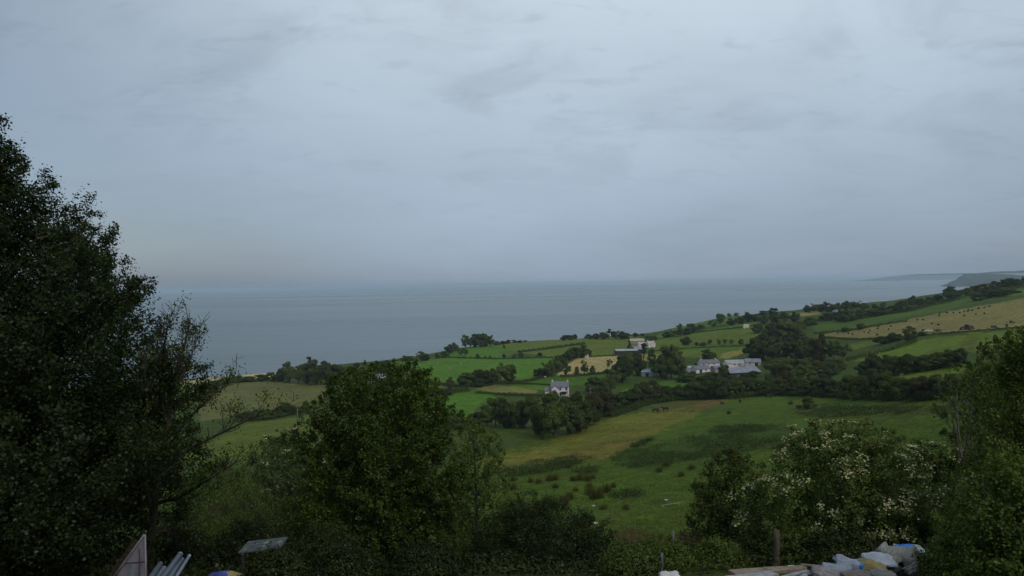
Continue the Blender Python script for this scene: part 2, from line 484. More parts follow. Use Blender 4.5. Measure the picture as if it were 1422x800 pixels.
def ground_material():
    m, nt, out = newmat('turf')
    L = nt.links.new
    b = N(nt, 'ShaderNodeBsdfPrincipled')
    b.inputs['Roughness'].default_value = 0.95
    b.inputs['Specular IOR Level'].default_value = 0.1
    at = N(nt, 'ShaderNodeAttribute', attribute_name='field')
    hy = N(nt, 'ShaderNodeAttribute', attribute_name='hay')
    sp = N(nt, 'ShaderNodeAttribute', attribute_name='stripe')
    tc = N(nt, 'ShaderNodeTexCoord')
    def noise(scale, detail=5, stretch=None):
        n = N(nt, 'ShaderNodeTexNoise')
        n.inputs['Scale'].default_value = scale
        n.inputs['Detail'].default_value = detail
        n.inputs['Roughness'].default_value = 0.62
        if stretch:
            mp = N(nt, 'ShaderNodeMapping')
            mp.inputs['Scale'].default_value = stretch
            L(tc.outputs['Object'], mp.inputs['Vector']); L(mp.outputs['Vector'], n.inputs['Vector'])
        else:
            L(tc.outputs['Object'], n.inputs['Vector'])
        return n
    def rng_(sock, a, bb, lo, hi):
        r = N(nt, 'ShaderNodeMapRange')
        r.inputs['From Min'].default_value = a; r.inputs['From Max'].default_value = bb
        r.inputs['To Min'].default_value = lo; r.inputs['To Max'].default_value = hi
        L(sock, r.inputs['Value']); return r.outputs['Result']
    n1 = noise(0.035, 6); n2 = noise(0.28, 6); n3 = noise(1.9, 4); n4 = noise(0.09, 5, (1.0, 0.35, 1.0))
    f1 = rng_(n1.outputs['Fac'], 0.3, 0.7, 0.80, 1.2)
    f2 = rng_(n2.outputs['Fac'], 0.3, 0.7, 0.78, 1.22)
    f3 = rng_(n3.outputs['Fac'], 0.3, 0.7, 0.72, 1.28)
    m1 = N(nt, 'ShaderNodeMath', operation='MULTIPLY'); L(f1, m1.inputs[0]); L(f2, m1.inputs[1])
    m2 = N(nt, 'ShaderNodeMath', operation='MULTIPLY'); L(m1.outputs[0], m2.inputs[0]); L(f3, m2.inputs[1])
    # mown rows
    w = N(nt, 'ShaderNodeMath', operation='MULTIPLY'); L(sp.outputs['Fac'], w.inputs[0]); w.inputs[1].default_value = 2 * math.pi
    jit = N(nt, 'ShaderNodeMath', operation='MULTIPLY_ADD'); L(n2.outputs['Fac'], jit.inputs[0]); jit.inputs[1].default_value = 2.2; L(w.outputs[0], jit.inputs[2])
    sn = N(nt, 'ShaderNodeMath', operation='SINE'); L(jit.outputs[0], sn.inputs[0])
    sf = N(nt, 'ShaderNodeMath', operation='MULTIPLY'); L(sn.outputs[0], sf.inputs[0]); L(hy.outputs['Fac'], sf.inputs[1])
    sg = N(nt, 'ShaderNodeMath', operation='MULTIPLY_ADD'); L(sf.outputs[0], sg.inputs[0]); sg.inputs[1].default_value = 0.17; sg.inputs[2].default_value = 1.0
    n5 = noise(0.55, 7, (0.5, 1.0, 1.0)); f5 = rng_(n5.outputs['Fac'], 0.40, 0.60, 0.80, 1.12)
    m2b = N(nt, 'ShaderNodeMath', operation='MULTIPLY'); L(m2.outputs[0], m2b.inputs[0]); L(f5, m2b.inputs[1])
    m3 = N(nt, 'ShaderNodeMath', operation='MULTIPLY'); L(m2b.outputs[0], m3.inputs[0]); L(sg.outputs[0], m3.inputs[1])
    # drier, yellower patches
    dry = N(nt, 'ShaderNodeMix', data_type='RGBA', blend_type='MULTIPLY')
    L(at.outputs['Color'], dry.inputs['A']); dry.inputs['B'].default_value = (1.16, 1.0, 0.85, 1)
    L(rng_(n4.outputs['Fac'], 0.45, 0.68, 0.0, 0.9), dry.inputs['Factor'])
    sc_ = N(nt, 'ShaderNodeVectorMath', operation='SCALE')
    L(dry.outputs['Result'], sc_.inputs[0]); L(m3.outputs[0], sc_.inputs['Scale'])
    L(sc_.outputs['Vector'], b.inputs['Base Color'])
    bp = N(nt, 'ShaderNodeBump'); bp.inputs['Strength'].default_value = 0.6; bp.inputs['Distance'].default_value = 0.35
    L(n3.outputs['Fac'], bp.inputs['Height']); L(bp.outputs['Normal'], b.inputs['Normal'])
    L(b.outputs['BSDF'], out.inputs['Surface'])
    return m
tm.materials.append(ground_material())

# ------------------------------------------------------------------ sea
def sea_material():
    m, nt, out = newmat('sea_water')
    L = nt.links.new
    b = N(nt, 'ShaderNodeBsdfPrincipled')
    b.inputs['Base Color'].default_value = (0.012, 0.044, 0.052, 1)
    b.inputs['Roughness'].default_value = 0.22
    b.inputs['IOR'].default_value = 1.33
    tc = N(nt, 'ShaderNodeTexCoord')
    h = None
    for s, k in ((0.018, 1.0), (0.07, 0.35), (0.0022, 2.4)):
        n = N(nt, 'ShaderNodeTexNoise'); n.inputs['Scale'].default_value = s; n.inputs['Detail'].default_value = 4
        mp = N(nt, 'ShaderNodeMapping'); mp.inputs['Scale'].default_value = (0.45, 1.0, 1.0); mp.inputs['Rotation'].default_value = (0, 0, 0.25)
        L(tc.outputs['Object'], mp.inputs['Vector']); L(mp.outputs['Vector'], n.inputs['Vector'])
        mu = N(nt, 'ShaderNodeMath', operation='MULTIPLY_ADD'); L(n.outputs['Fac'], mu.inputs[0]); mu.inputs[1].default_value = k
        if h is None: mu.inputs[2].default_value = 0
        else: L(h, mu.inputs[2])
        h = mu.outputs[0]
    bp = N(nt, 'ShaderNodeBump'); bp.inputs['Strength'].default_value = 0.55; bp.inputs['Distance'].default_value = 4.5
    L(h, bp.inputs['Height']); L(bp.outputs['Normal'], b.inputs['Normal'])
    # wind streaks change how rough the surface is
    n = N(nt, 'ShaderNodeTexNoise'); n.inputs['Scale'].default_value = 0.0011; n.inputs['Detail'].default_value = 5
    mp = N(nt, 'ShaderNodeMapping'); mp.inputs['Scale'].default_value = (0.25, 1.0, 1.0)
    L(tc.outputs['Object'], mp.inputs['Vector']); L(mp.outputs['Vector'], n.inputs['Vector'])
    r = N(nt, 'ShaderNodeMapRange'); r.inputs['From Min'].default_value = 0.35; r.inputs['From Max'].default_value = 0.65
    r.inputs['To Min'].default_value = 0.22; r.inputs['To Max'].default_value = 0.30
    L(n.outputs['Fac'], r.inputs['Value']); L(r.outputs['Result'], b.inputs['Roughness'])
    L(b.outputs['BSDF'], out.inputs['Surface'])
    return m
rr = np.concatenate([[250.0], np.geomspace(300, 30000, 60)])
th = np.linspace(0, 2 * math.pi, 180, endpoint=False)
SV = np.stack([rr[:, None] * np.cos(th), rr[:, None] * np.sin(th), np.zeros((len(rr), len(th)))], -1).reshape(-1, 3)
si = np.arange(len(rr) * len(th)).reshape(len(rr), len(th))
SF = np.stack([si[:-1], np.roll(si[:-1], -1, 1), np.roll(si[1:], -1, 1), si[1:]], -1).reshape(-1, 4)
sea = link('sea', np_mesh('sea', SV, SF, sea_material()))
tag(sea, 'calm grey blue sea reaching to the horizon', 'sea', kind='structure')

# ground sheet behind / below, so no gap shows from a side step
# ------------------------------------------------------------------ headland and far coast
def headland(name, pts, D, depth, mat, label, base_v=None, seed=1):
    rg = np.random.default_rng(seed)
    pp = [P(u, v, D) for u, v in pts]
    xs = np.array([p.x for p in pp]); zs = np.array([p.z for p in pp])
    nx, ny = 160, 24
    X = np.linspace(xs[0], xs[-1], nx)
    top = np.interp(X, xs, zs)
    top = top + np.interp(np.arange(nx), np.arange(0, nx, 4), rg.normal(size=len(range(0, nx, 4)))) * 0.012 * top.max()
    top[0] = top[-1] = -3
    V = []
    for j in range(ny):
        t = j / (ny - 1)
        prof = min(1.0, (t / 0.28)) ** 0.7 * (1 - max(0, (t - 0.5) / 0.5) ** 2)
        for i in range(nx):
            wav = 0.12 * math.sin(i * 0.35 + j) + 0.1 * math.sin(i * 0.9 + 2 * j)
            V.append((X[i] * (1 + depth * t / D), D + depth * t + 0.25 * depth * wav * (t < 0.3), -3 + (top[i] + 3) * prof * (1 + 0.05 * wav)))
    ii = np.arange(nx * ny).reshape(ny, nx)
    Fq = np.stack([ii[:-1, :-1], ii[:-1, 1:], ii[1:, 1:], ii[1:, :-1]], -1).reshape(-1, 4)
    o = link(name, np_mesh(name, np.array(V), Fq, mat, smooth=True))
    tag(o, label, 'headland', kind='structure')
    return o
hm = simple('headland_turf', (0.020, 0.032, 0.020), 0.95, 0.4, 0.006)
headland('headland', [(1308, 398.5), (1316, 396), (1324, 391), (1332, 385), (1341, 380.3), (1352, 379.6), (1370, 379.6), (1388, 380.4), (1405, 381.5), (1430, 383.5), (1480, 386), (1560, 390)], 5300, 1400, hm,
         'dark wooded headland with a steep cliff end')
headland('hills', [(1176, 391.2), (1200, 389), (1222, 386), (1246, 382.8), (1268, 381), (1300, 380), (1360, 379.2), (1420, 379.2), (1500, 378.6), (1620, 376)], 16000, 3200, hm,
         'low hazy coast behind the headland', seed=4)
headland('hills', [(1290, 389), (1325, 382), (1355, 379.5), (1380, 377), (1430, 375.4), (1500, 373), (1620, 368), (1760, 368)], 21000, 3600, hm,
         'faint farther hills above the hazy coast', seed=9)

# ------------------------------------------------------------------ foliage materials
LM = {
    'dark':   leafmat('leaf_dark', (0.022, 0.036, 0.011), (0.055, 0.082, 0.022), trans=0.22),
    'mid':    leafmat('leaf_mid', (0.030, 0.050, 0.014), (0.082, 0.115, 0.030), trans=0.25),
    'light':  leafmat('leaf_light', (0.050, 0.080, 0.022), (0.100, 0.140, 0.040), trans=0.3),
    'brown':  leafmat('leaf_brown', (0.035, 0.038, 0.018), (0.065, 0.060, 0.030), trans=0.2),
    'blue':   leafmat('leaf_blue', (0.026, 0.046, 0.018), (0.062, 0.090, 0.036), trans=0.2),
    'pine':   leafmat('leaf_pine', (0.012, 0.022, 0.012), (0.024, 0.038, 0.018), trans=0.1),
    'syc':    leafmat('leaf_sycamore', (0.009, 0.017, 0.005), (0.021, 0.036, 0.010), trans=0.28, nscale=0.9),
    'maple':  leafmat('leaf_maple', (0.020, 0.035, 0.008), (0.100, 0.158, 0.026), trans=0.32, nscale=0.8),
    'elder':  leafmat('leaf_elder', (0.022, 0.042, 0.011), (0.108, 0.158, 0.046), (0.24, 0.17, 0.03), 0.004, trans=0.3, nscale=0.9),
    'yellow': leafmat('leaf_yellowish', (0.028, 0.052, 0.012), (0.115, 0.155, 0.028), (0.24, 0.18, 0.03), 0.006, trans=0.36),
    'fresh':  leafmat('leaf_fresh', (0.036, 0.064, 0.014), (0.100, 0.150, 0.032), trans=0.35),
    'shade_dark':    leafmat('leaf_shade_dark', (0.010, 0.017, 0.006), (0.030, 0.044, 0.013), trans=0.12),  # leaves coloured darker in place of the shade low in the foreground
    'rush':   leafmat('leaf_rush', (0.034, 0.042, 0.016), (0.085, 0.080, 0.032), trans=0.15),
    'weed':   leafmat('leaf_weed', (0.022, 0.040, 0.010), (0.050, 0.080, 0.018), trans=0.25, nscale=0.25),
    'tuft':   leafmat('leaf_tuft', (0.055, 0.085, 0.025), (0.11, 0.14, 0.045), trans=0.25, nscale=0.12),
}
BARK = simple('bark', (0.040, 0.034, 0.027), 0.9, 0.4, 6.0, 0.5)
BARKG = simple('bark_grey', (0.10, 0.095, 0.085), 0.9, 0.35, 6.0, 0.4)

# ------------------------------------------------------------------ distant trees
def crown_mesh(name, a, c, zc, nleaf, lsize, mat, seed, shape='round', nclump=26):
    """crown centred at height zc with radius a and half-height c, built of leaf clumps"""
    rg = np.random.default_rng(seed)
    K = nclump
    d = unit(rg.normal(size=(K, 3)))
    r = rg.uniform(0.35, 0.92, K) ** 0.8
    cc = d * r[:, None] * np.array([a, a, c])
    if shape == 'cone':
        h = rg.uniform(-1, 1, K); ph = rg.uniform(0, 2 * np.pi, K)
        rad = a * (1 - (h + 1) / 2) ** 0.9 * rg.uniform(0.4, 0.85, K)
        cc = np.stack([rad * np.cos(ph), rad * np.sin(ph), h * c], -1)
    if shape == 'pine':   # flat topped scots pine: layered pads
        h = rg.choice([0.1, 0.5, 0.8, 0.2, 0.9], K) + rg.normal(size=K) * 0.06; ph = rg.uniform(0, 2 * np.pi, K)
        rad = a * rg.uniform(0.0, 0.8, K)
        cc = np.stack([rad * np.cos(ph), rad * np.sin(ph), h * c], -1)
    cr = rg.uniform(0.17, 0.44, K) * a
    if shape == 'cone': cr *= np.clip(1.15 - (cc[:, 2] / c + 1) / 2, 0.25, 1)
    k = rg.choice(K, nleaf, p=cr**2 / (cr**2).sum())
    dd = unit(rg.normal(size=(nleaf, 3)))
    rad = cr[k] * rg.uniform(0.15, 1.0, nleaf) ** 0.45
    sq = np.array([1, 1, 0.8 if shape != 'pine' else 0.35])
    pts = cc[k] + dd * rad[:, None] * sq
    out = unit(dd + 0.5 * unit(pts) + 0.75 * rg.normal(size=(nleaf, 3)))
    out[:, 2] = np.abs(out[:, 2]) * 0.7 + out[:, 2] * 0.3
    pts[:, 2] += zc
    pts[:, 2] = np.maximum(pts[:, 2], 0.15)
    V, Fq = leaves(pts, rg.uniform(0.7, 1.3, nleaf) * lsize, unit(out), rg)
    return np_mesh(name, V, Fq, mat), cc + np.array([0, 0, zc])

def trunk_mesh(name, hgt, rad, targets, mat=BARK, seed=1):
    rg = random.Random(seed)
    bm = bmesh.new()
    lean = Vector((rg.uniform(-.05, .05), rg.uniform(-.05, .05), 0)) * hgt
    pts = [Vector((0, 0, -0.4)), Vector((0, 0, 0.1)), Vector(lean) * 0.4 + Vector((0, 0, hgt * 0.45)), Vector(lean) + Vector((0, 0, hgt))]
    add_tube(bm, pts, [rad * 1.4, rad * 1.1, rad * 0.75, rad * 0.25], 8)
    for t in targets:
        t = Vector(t)
        s = min(hgt * 0.95, max(hgt * 0.25, t.z * 0.55))
        b = Vector(lean) * (s / hgt) + Vector((0, 0, s))
        mid = (b + t) / 2 + Vector((0, 0, -0.05 * hgt))
        add_tube(bm, [b, mid, t], [rad * 0.5, rad * 0.3, rad * 0.08], 5, cap=False)
    return bm_mesh(name, bm, mat, smooth=True)

PROTO = {}
def proto(kind, var):
    """unit prototypes: 10 m tall, 8 m wide"""
    key = (kind, var)
    if key in PROTO: return PROTO[key]
    seed = (sum(map(ord, kind)) * 7 + var * 31)
    if kind == 'pine':
        cm, cl = crown_mesh('crown', 3.6, 3.2, 6.6, 7000, 0.42, LM['pine'], seed, 'pine', 20)
        tmh = trunk_mesh('trunk', 8.5, 0.32, cl[:8], BARK, seed)
    elif kind == 'conifer':
        cm, cl = crown_mesh('crown', 3.6, 5.0, 5.2, 9000, 0.40, LM['pine'], seed, 'cone', 40)
        tmh = trunk_mesh('trunk', 8.5, 0.3, cl[:4], BARK, seed)
    elif kind == 'bush':
        cm, cl = crown_mesh('crown', 4.0, 5.2, 4.6, 10000, 0.42, LM[['mid', 'dark', 'blue'][var % 3]], seed, 'round', 30)
        tmh = trunk_mesh('trunk', 5.0, 0.30, cl[:5], BARK, seed)
    elif kind == 'brown':
        cm, cl = crown_mesh('crown', 4.0, 5.0, 4.8, 9000, 0.42, LM['brown'], seed, 'round', 28)
        tmh = trunk_mesh('trunk', 5.0, 0.30, cl[:5], BARK, seed)
    elif kind == 'pale':
        cm, cl = crown_mesh('crown', 3.9, 4.4, 5.6, 7000, 0.44, LM['light'], seed, 'round', 24)
        tmh = trunk_mesh('trunk', 6.5, 0.28, cl[:8], BARKG, seed)
    elif kind == 'thin':
        cm, cl = crown_mesh('crown', 3.6, 4.2, 5.6, 2600, 0.46, LM['mid'], seed, 'round', 20)
        tmh = trunk_mesh('trunk', 7.0, 0.24, cl[:14], BARK, seed)
    else:  # broadleaf
        cm, cl = crown_mesh('crown', 4.0, 5.2, 4.7, 13000, 0.42, LM[['dark', 'mid', 'blue', 'mid'][var % 4]], seed, 'round', 38)
        tmh = trunk_mesh('trunk', 6.5, 0.32, cl[:8], BARK, seed)
    # normalise so that the crown tops at 10 and spans 8
    PROTO[key] = (cm, tmh)
    return PROTO[key]

ORD = ['leftmost', 'second from left', 'third from left', 'fourth from left', 'fifth from left', 'sixth from left',
       'seventh from left', 'eighth from left', 'ninth from left', 'tenth from left', 'eleventh from left',
       'twelfth from left', 'thirteenth from left', 'fourteenth from left', 'fifteenth from left', 'sixteenth from left']
KW = {'pine': ('pine_tree', 'dark pine', 'tree'), 'conifer': ('conifer_tree', 'pointed conifer', 'tree'),
      'bush': ('bush', 'green bush', 'bush'), 'brown': ('tree', 'brownish tree', 'tree'),
      'pale': ('tree', 'pale tree', 'tree'), 'thin': ('tree', 'open tree', 'tree'), 'broad': ('tree', 'dark tree', 'tree')}

tree_count = 0
def pl(w): return w + ('es' if w.endswith('bush') else 's')
def clump(where, group, items):
    """items: (u, v_base, h_px, w_px, kind); each becomes a tree of its own on the ground"""
    global tree_count
    rk = random.Random(len(where) * 13 + len(items))
    items = [(*t[:4], ('pale' if rk.random() < 0.24 else 'brown' if rk.random() < 0.09 else t[4]) if t[4] == 'broad' and t[2] > 11 else t[4]) for t in items]
    items = sorted(items, key=lambda t: t[0])
    bykind = {}
    for it in items: bykind.setdefault(it[4], []).append(it)
    for it in items:
        u, v, h, w, kind = it
        p = place(u, v)
        D = p.y
        hm_, wm = h * D / F, w * D / F
        var = tree_count % 4; tree_count += 1
        cm, tk = proto(kind, var)
        nm, word, cat = KW[kind]
        same = bykind[kind]
        i = same.index(it); n = len(same)
        if n == 1: lab = f'{word} {where}'
        elif n == 2: lab = f'{"left" if i == 0 else "right"} one of two {pl(word)} {where}'
        elif i == n - 1: lab = f'rightmost of {n} {pl(word)} {where}'
        else: lab = f'{ORD[i]} of {n} {pl(word)} {where}'
        while len(lab.split()) > 16 and ' the ' in lab: lab = lab.replace(' the ', ' ', 1)
        sz = hm_ / 10.0; sx = wm / 8.0
        rz = random.uniform(0, 6.28)
        r = empty(nm, (p.x, p.y, p.z - 0.15), rz)
        r.scale = (sx, sx * random.uniform(0.9, 1.15), sz * random.uniform(0.92, 1.1)); r.rotation_euler = (random.uniform(-.07, .07), random.uniform(-.07, .07), rz)
        tag(r, lab, cat, group)
        c = link('crown', cm, r)
        t = link('trunk', tk, r)

B, T, PN, CF, BR, PL, TH = 'bush', 'broad', 'pine', 'conifer', 'brown', 'pale', 'thin'
clump('in the dark block on the sea skyline', 'skyline block of trees', [(647, 483, 17, 15, T), (653, 483, 18, 16, T), (660, 482, 19, 17, T), (667, 482, 19, 17, T), (674, 481, 18, 16, T), (681, 481, 16, 14, T)])
clump('on the low sea edge beside the skyline block', 'coast edge trees', [(562, 501, 7, 14, B), (570, 501, 7, 14, B), (585, 501, 12, 20, T), (591, 501, 9, 14, B), (607, 498, 8, 7, B), (618, 497, 10, 13, B), (625, 490, 12, 14, T), (632, 488, 12, 12, T), (639, 494, 12, 9, T), (646, 494, 12, 11, T)])
clump('along the crest right of the skyline block', 'crest bushes', [(690, 479, 6, 10, B), (698, 478, 5, 10, B), (706, 477, 5, 10, B), (715, 476, 4, 10, B), (722, 476, 4, 8, B), (729, 475, 3, 8, B)])
clump('on the hedge line of the wide seaside field', 'seaside field hedge bushes', [(663, 497, 6, 6, B), (674, 498, 4, 4, B), (680, 498, 5, 4, B), (700, 497, 7, 5, B), (714, 497, 5, 6, B), (723, 497, 7, 10, B), (700, 484, 6, 4, B), (750, 495, 7, 8, B)])
clump('in the row across the wide seaside field', 'row of trees in the seaside field', [(642, 537, 18, 18, T), (650, 537, 24, 22, T), (661, 536, 24, 22, T), (671, 535, 22, 20, BR), (681, 534, 22, 22, BR), (691, 533, 24, 22, T), (702, 532, 28, 24, T), (711, 531, 24, 18, T), (667, 537, 10, 12, B)])
clump('at the brown end of the seaside field', 'trees by the brown field', [(567, 531, 11, 8, B), (580, 531, 22, 20, TH), (577, 531, 10, 12, B), (626, 541, 18, 13, T), (622, 549, 12, 16, B), (600, 549, 12, 22, B), (588, 551, 8, 20, B), (611, 548, 9, 18, B)])
clump('by the small mown field behind the farmhouse', 'trees by the small mown field', [(745, 522, 10, 10, B), (752, 522, 13, 14, T), (760, 523, 20, 18, PL), (770, 522, 26, 22, PL), (778, 516, 24, 20, T), (787, 522, 18, 14, TH), (782, 502, 12, 14, T), (790, 500, 14, 14, T), (798, 498, 18, 16, T), (807, 497, 20, 18, T), (815, 496, 13, 14, T), (801, 521, 12, 8, B), (812, 520, 22, 16, TH), (823, 518, 10, 8, B), (846, 510, 12, 10, TH)])
clump('on the skyline above the long pale shed', 'skyline trees above the pale shed', [(783, 473, 8, 10, T), (791, 472, 8, 16, T), (797, 471, 8, 10, T), (818, 471, 7, 12, T), (828, 471, 9, 14, T), (838, 471, 10, 14, T), (846, 471, 14, 10, PN), (855, 471, 13, 16, T), (864, 471, 12, 14, T), (870, 470, 8, 12, B), (882, 468, 7, 10, B), (892, 467, 4, 8, B), (874, 486, 18, 10, CF), (900, 470, 4, 10, B), (908, 472, 5, 12, B)])
clump('in the wood below the white farmhouse', 'wood below the white farmhouse', [(600, 583, 20, 26, B), (612, 588, 26, 28, T), (626, 594, 22, 26, B), (640, 596, 18, 26, B), (662, 592, 22, 22, B), (676, 592, 34, 30, T), (688, 592, 44, 30, PL), (702, 594, 48, 30, T), (714, 594, 40, 28, TH), (726, 594, 42, 28, T), (740, 596, 52, 32, T), (755, 603, 52, 34, T), (771, 608, 64, 42, T), (790, 604, 52, 40, T), (806, 600, 46, 36, T)])
clump('along the valley bottom right of the wood', 'valley bottom trees', [(797, 585, 42, 26, T), (815, 592, 42, 30, B), (826, 584, 42, 30, BR), (840, 578, 38, 32, BR), (856, 572, 28, 28, T), (872, 566, 26, 28, B), (886, 563, 30, 28, T), (899, 561, 36, 34, T), (913, 559, 26, 26, B), (928, 557, 22, 26, B), (943, 555, 20, 24, B)])
clump('between the white farmhouse and the grey roofed farm', 'trees between the two farms', [(828, 548, 26, 26, T), (842, 546, 22, 22, B), (853, 535, 26, 26, PL), (862, 532, 36, 28, T), (874, 528, 36, 26, PL), (884, 522, 32, 24, T), (893, 514, 38, 16, PN), (869, 510, 18, 18, T), (880, 506, 16, 16, T), (922, 526, 34, 26, T), (932, 526, 48, 30, T), (944, 527, 40, 26, T), (938, 505, 22, 22, PL), (912, 522, 26, 20, T), (905, 505, 22, 14, B)])
clump('round the grey roofed farm', 'trees round the farm', [(985, 501, 18, 22, T), (962, 531, 12, 24, B), (978, 531, 11, 22, B), (994, 530, 14, 20, B), (1003, 527, 22, 16, T), (1018, 530, 10, 20, B), (1034, 530, 12, 22, B), (966, 512, 8, 6, B), (978, 514, 8, 7, B), (948, 531, 12, 20, B), (1010, 524, 8, 14, B), (1044, 525, 10, 16, B), (962, 521, 6, 12, B), (984, 524, 7, 12, B)])
clump('in the dark wood right of the farm', 'dark wood right of the farm', [(1046, 499, 36, 28, T), (1058, 502, 42, 30, T), (1071, 498, 36, 28, T), (1072, 476, 26, 26, T), (1088, 474, 28, 26, T), (1104, 472, 28, 28, T), (1086, 502, 28, 28, PL), (1100, 502, 36, 30, T), (1114, 498, 34, 28, T), (1128, 502, 34, 26, T), (1142, 502, 40, 24, T), (1158, 500, 30, 20, PL), (1172, 499, 26, 18, PL), (1076, 522, 30, 32, T), (1098, 518, 24, 30, PL), (1118, 522, 30, 30, PL), (1136, 524, 24, 26, B), (1090, 540, 34, 34, T), (1070, 545, 26, 30, B), (1118, 540, 30, 32, T), (1152, 522, 20, 24, B), (1165, 515, 16, 22, B)])
clump('on the slope above the dark wood', 'slope trees above the dark wood', [(1015, 452, 12, 12, T), (1026, 450, 12, 14, T), (1000, 452, 18, 12, T), (990, 454, 10, 14, PL), (1038, 447, 14, 14, T), (1050, 446, 12, 16, T), (1062, 450, 14, 16, T), (1076, 448, 14, 16, T), (1090, 446, 14, 16, T), (1104, 448, 14, 16, B), (1060, 438, 8, 14, B), (1074, 437, 9, 14, B), (1052, 462, 12, 18, B), (1112, 458, 14, 18, B), (1125, 452, 12, 18, B)])
clump('on the skyline above the dark wood', 'far skyline trees', [(1004, 441, 5, 6, B), (1012, 440, 5, 8, B), (1022, 438, 5, 8, B), (1122, 434, 10, 12, T), (1130, 434, 13, 12, T), (1139, 433, 11, 12, T), (1147, 433, 14, 14, T), (1158, 432, 10, 12, T), (1166, 432, 12, 12, T), (1175, 431, 13, 14, T), (1184, 430, 13, 12, T), (1193, 429, 12, 12, TH), (1201, 430, 10, 12, T), (1214, 428, 6, 10, B), (1226, 426, 7, 8, B), (1247, 425, 6, 8, B)])
clump('in the scrub belt behind the bale field', 'scrub belt behind the bale field', [(1150, 445, 12, 20, B), (1165, 446, 14, 22, B), (1180, 446, 14, 22, B), (1196, 442, 12, 20, B), (1210, 440, 12, 20, B), (1226, 437, 12, 22, B), (1242, 434, 11, 20, B), (1254, 432, 14, 20, B), (1262, 428, 15, 10, TH), (1268, 424, 14, 12, T), (1278, 424, 10, 14, B), (1290, 422, 10, 14, B), (1302, 418, 10, 14, B), (1320, 416, 18, 24, T), (1332, 413, 12, 16, T), (1345, 410, 10, 16, B)])
clump('on the far hill crest at the right edge', 'hill crest trees', [(1356, 406, 10, 18, B), (1368, 404, 11, 18, B), (1380, 402, 12, 18, T), (1392, 399, 11, 18, B), (1404, 397, 11, 18, B), (1420, 394, 12, 8, CF), (1412, 397, 10, 16, B), (1372, 414, 12, 22, B), (1388, 412, 10, 22, B), (1404, 408, 8, 20, B), (1356, 418, 10, 20, B), (1430, 394, 10, 18, B), (1445, 392, 10, 18, B)])
clump('in the tall hedge above the dry pasture', 'tall hedge at the top of the pasture', [(955, 554, 22, 24, T), (968, 554, 28, 26, T), (982, 554, 26, 24, B), (995, 554, 24, 24, B), (1008, 554, 26, 24, T), (1022, 552, 28, 26, T), (1036, 550, 24, 24, B), (1050, 549, 24, 26, B), (1063, 548, 22, 24, B)])
clump('in the long dark hedge above the pasture', 'long dark hedge above the pasture', [(1085, 548, 22, 30, B), (1105, 549, 26, 30, B), (1125, 550, 28, 32, B), (1145, 550, 30, 32, T), (1163, 551, 26, 30, B), (1180, 552, 30, 32, B), (1198, 553, 34, 34, B), (1216, 555, 40, 34, T), (1234, 555, 38, 34, B), (1252, 555, 34, 34, B), (1270, 555, 32, 32, B), (1288, 554, 34, 34, BR), (1306, 553, 34, 34, B), (1324, 552, 38, 34, T)])
clump('in the hedge below the right hand field', 'hedge below the right green field', [(1200, 520, 22, 26, B), (1214, 522, 34, 26, T), (1228, 520, 26, 26, B), (1243, 522, 30, 28, B), (1258, 520, 30, 26, B), (1272, 517, 24, 26, B), (1288, 515, 24, 26, B), (1303, 512, 24, 28, B), (1318, 510, 26, 28, T), (1334, 507, 24, 26, B)])
clump('below the corner of the bale field', 'bushes by the bale field corner', [(1176, 460, 6, 16, B), (1196, 457, 8, 14, B), (1225, 478, 12, 20, B), (1238, 475, 14, 16, B), (1250, 473, 10, 18, B), (1263, 468, 14, 18, T), (1264, 475, 12, 20, B), (1280, 467, 7, 16, B)])
clump('in the seaside wood left of the green fields', 'seaside wood', [(378, 529, 12, 18, B), (390, 530, 20, 20, T), (402, 531, 28, 22, T), (414, 532, 24, 22, PL), (426, 533, 34, 24, T), (429, 530, 36, 14, PN), (440, 534, 38, 28, T), (454, 534, 36, 26, T), (466, 534, 30, 24, T), (480, 532, 24, 22, B), (494, 528, 24, 22, T), (510, 527, 24, 22, T), (524, 526, 26, 22, T), (536, 526, 26, 24, T), (548, 525, 18, 18, B)])
clump('on the hedge under the brown seaside field', 'hedge under the brown field', [(338, 585, 14, 24, B), (352, 584, 16, 26, B), (366, 583, 14, 26, B), (382, 581, 14, 26, B), (396, 577, 20, 26, T), (410, 575, 12, 24, B), (424, 572, 16, 12, T)])
clump('along the cliff edge left of the beach', 'cliff edge bushes', [(282, 540, 8, 20, B), (298, 537, 9, 20, B), (314, 534, 10, 20, B), (330, 531, 10, 22, B), (346, 530, 8, 22, B), (362, 529, 9, 20, B)])
clump('in the orchard rows behind the farm', 'orchard behind the farm', [(953, 479, 12, 14, T), (967, 480, 6, 5, B), (976, 480, 5, 12, B), (986, 479, 9, 8, PL), (998, 479, 8, 7, PL), (1007, 478, 8, 7, PL), (1016, 478, 7, 8, PL), (1029, 478, 8, 8, B), (922, 497, 8, 6, B)])
clump('in scrub behind the pink roofed cottages', 'scrub behind the cottages', [(926, 468, 8, 12, B), (935, 468, 10, 14, PL), (945, 467, 12, 14, PL), (954, 465, 12, 14, T), (962, 462, 14, 12, T), (972, 460, 10, 14, PL), (944, 458, 9, 10, PL), (958, 455, 7, 10, PL)])
clump('standing alone in the upper pasture', 'lone pasture bush', [(1124, 568, 18, 20, B)])
clump('below the long dark hedge, in the upper pasture', 'small pasture bushes', [(1190, 556, 12, 22, PL)])

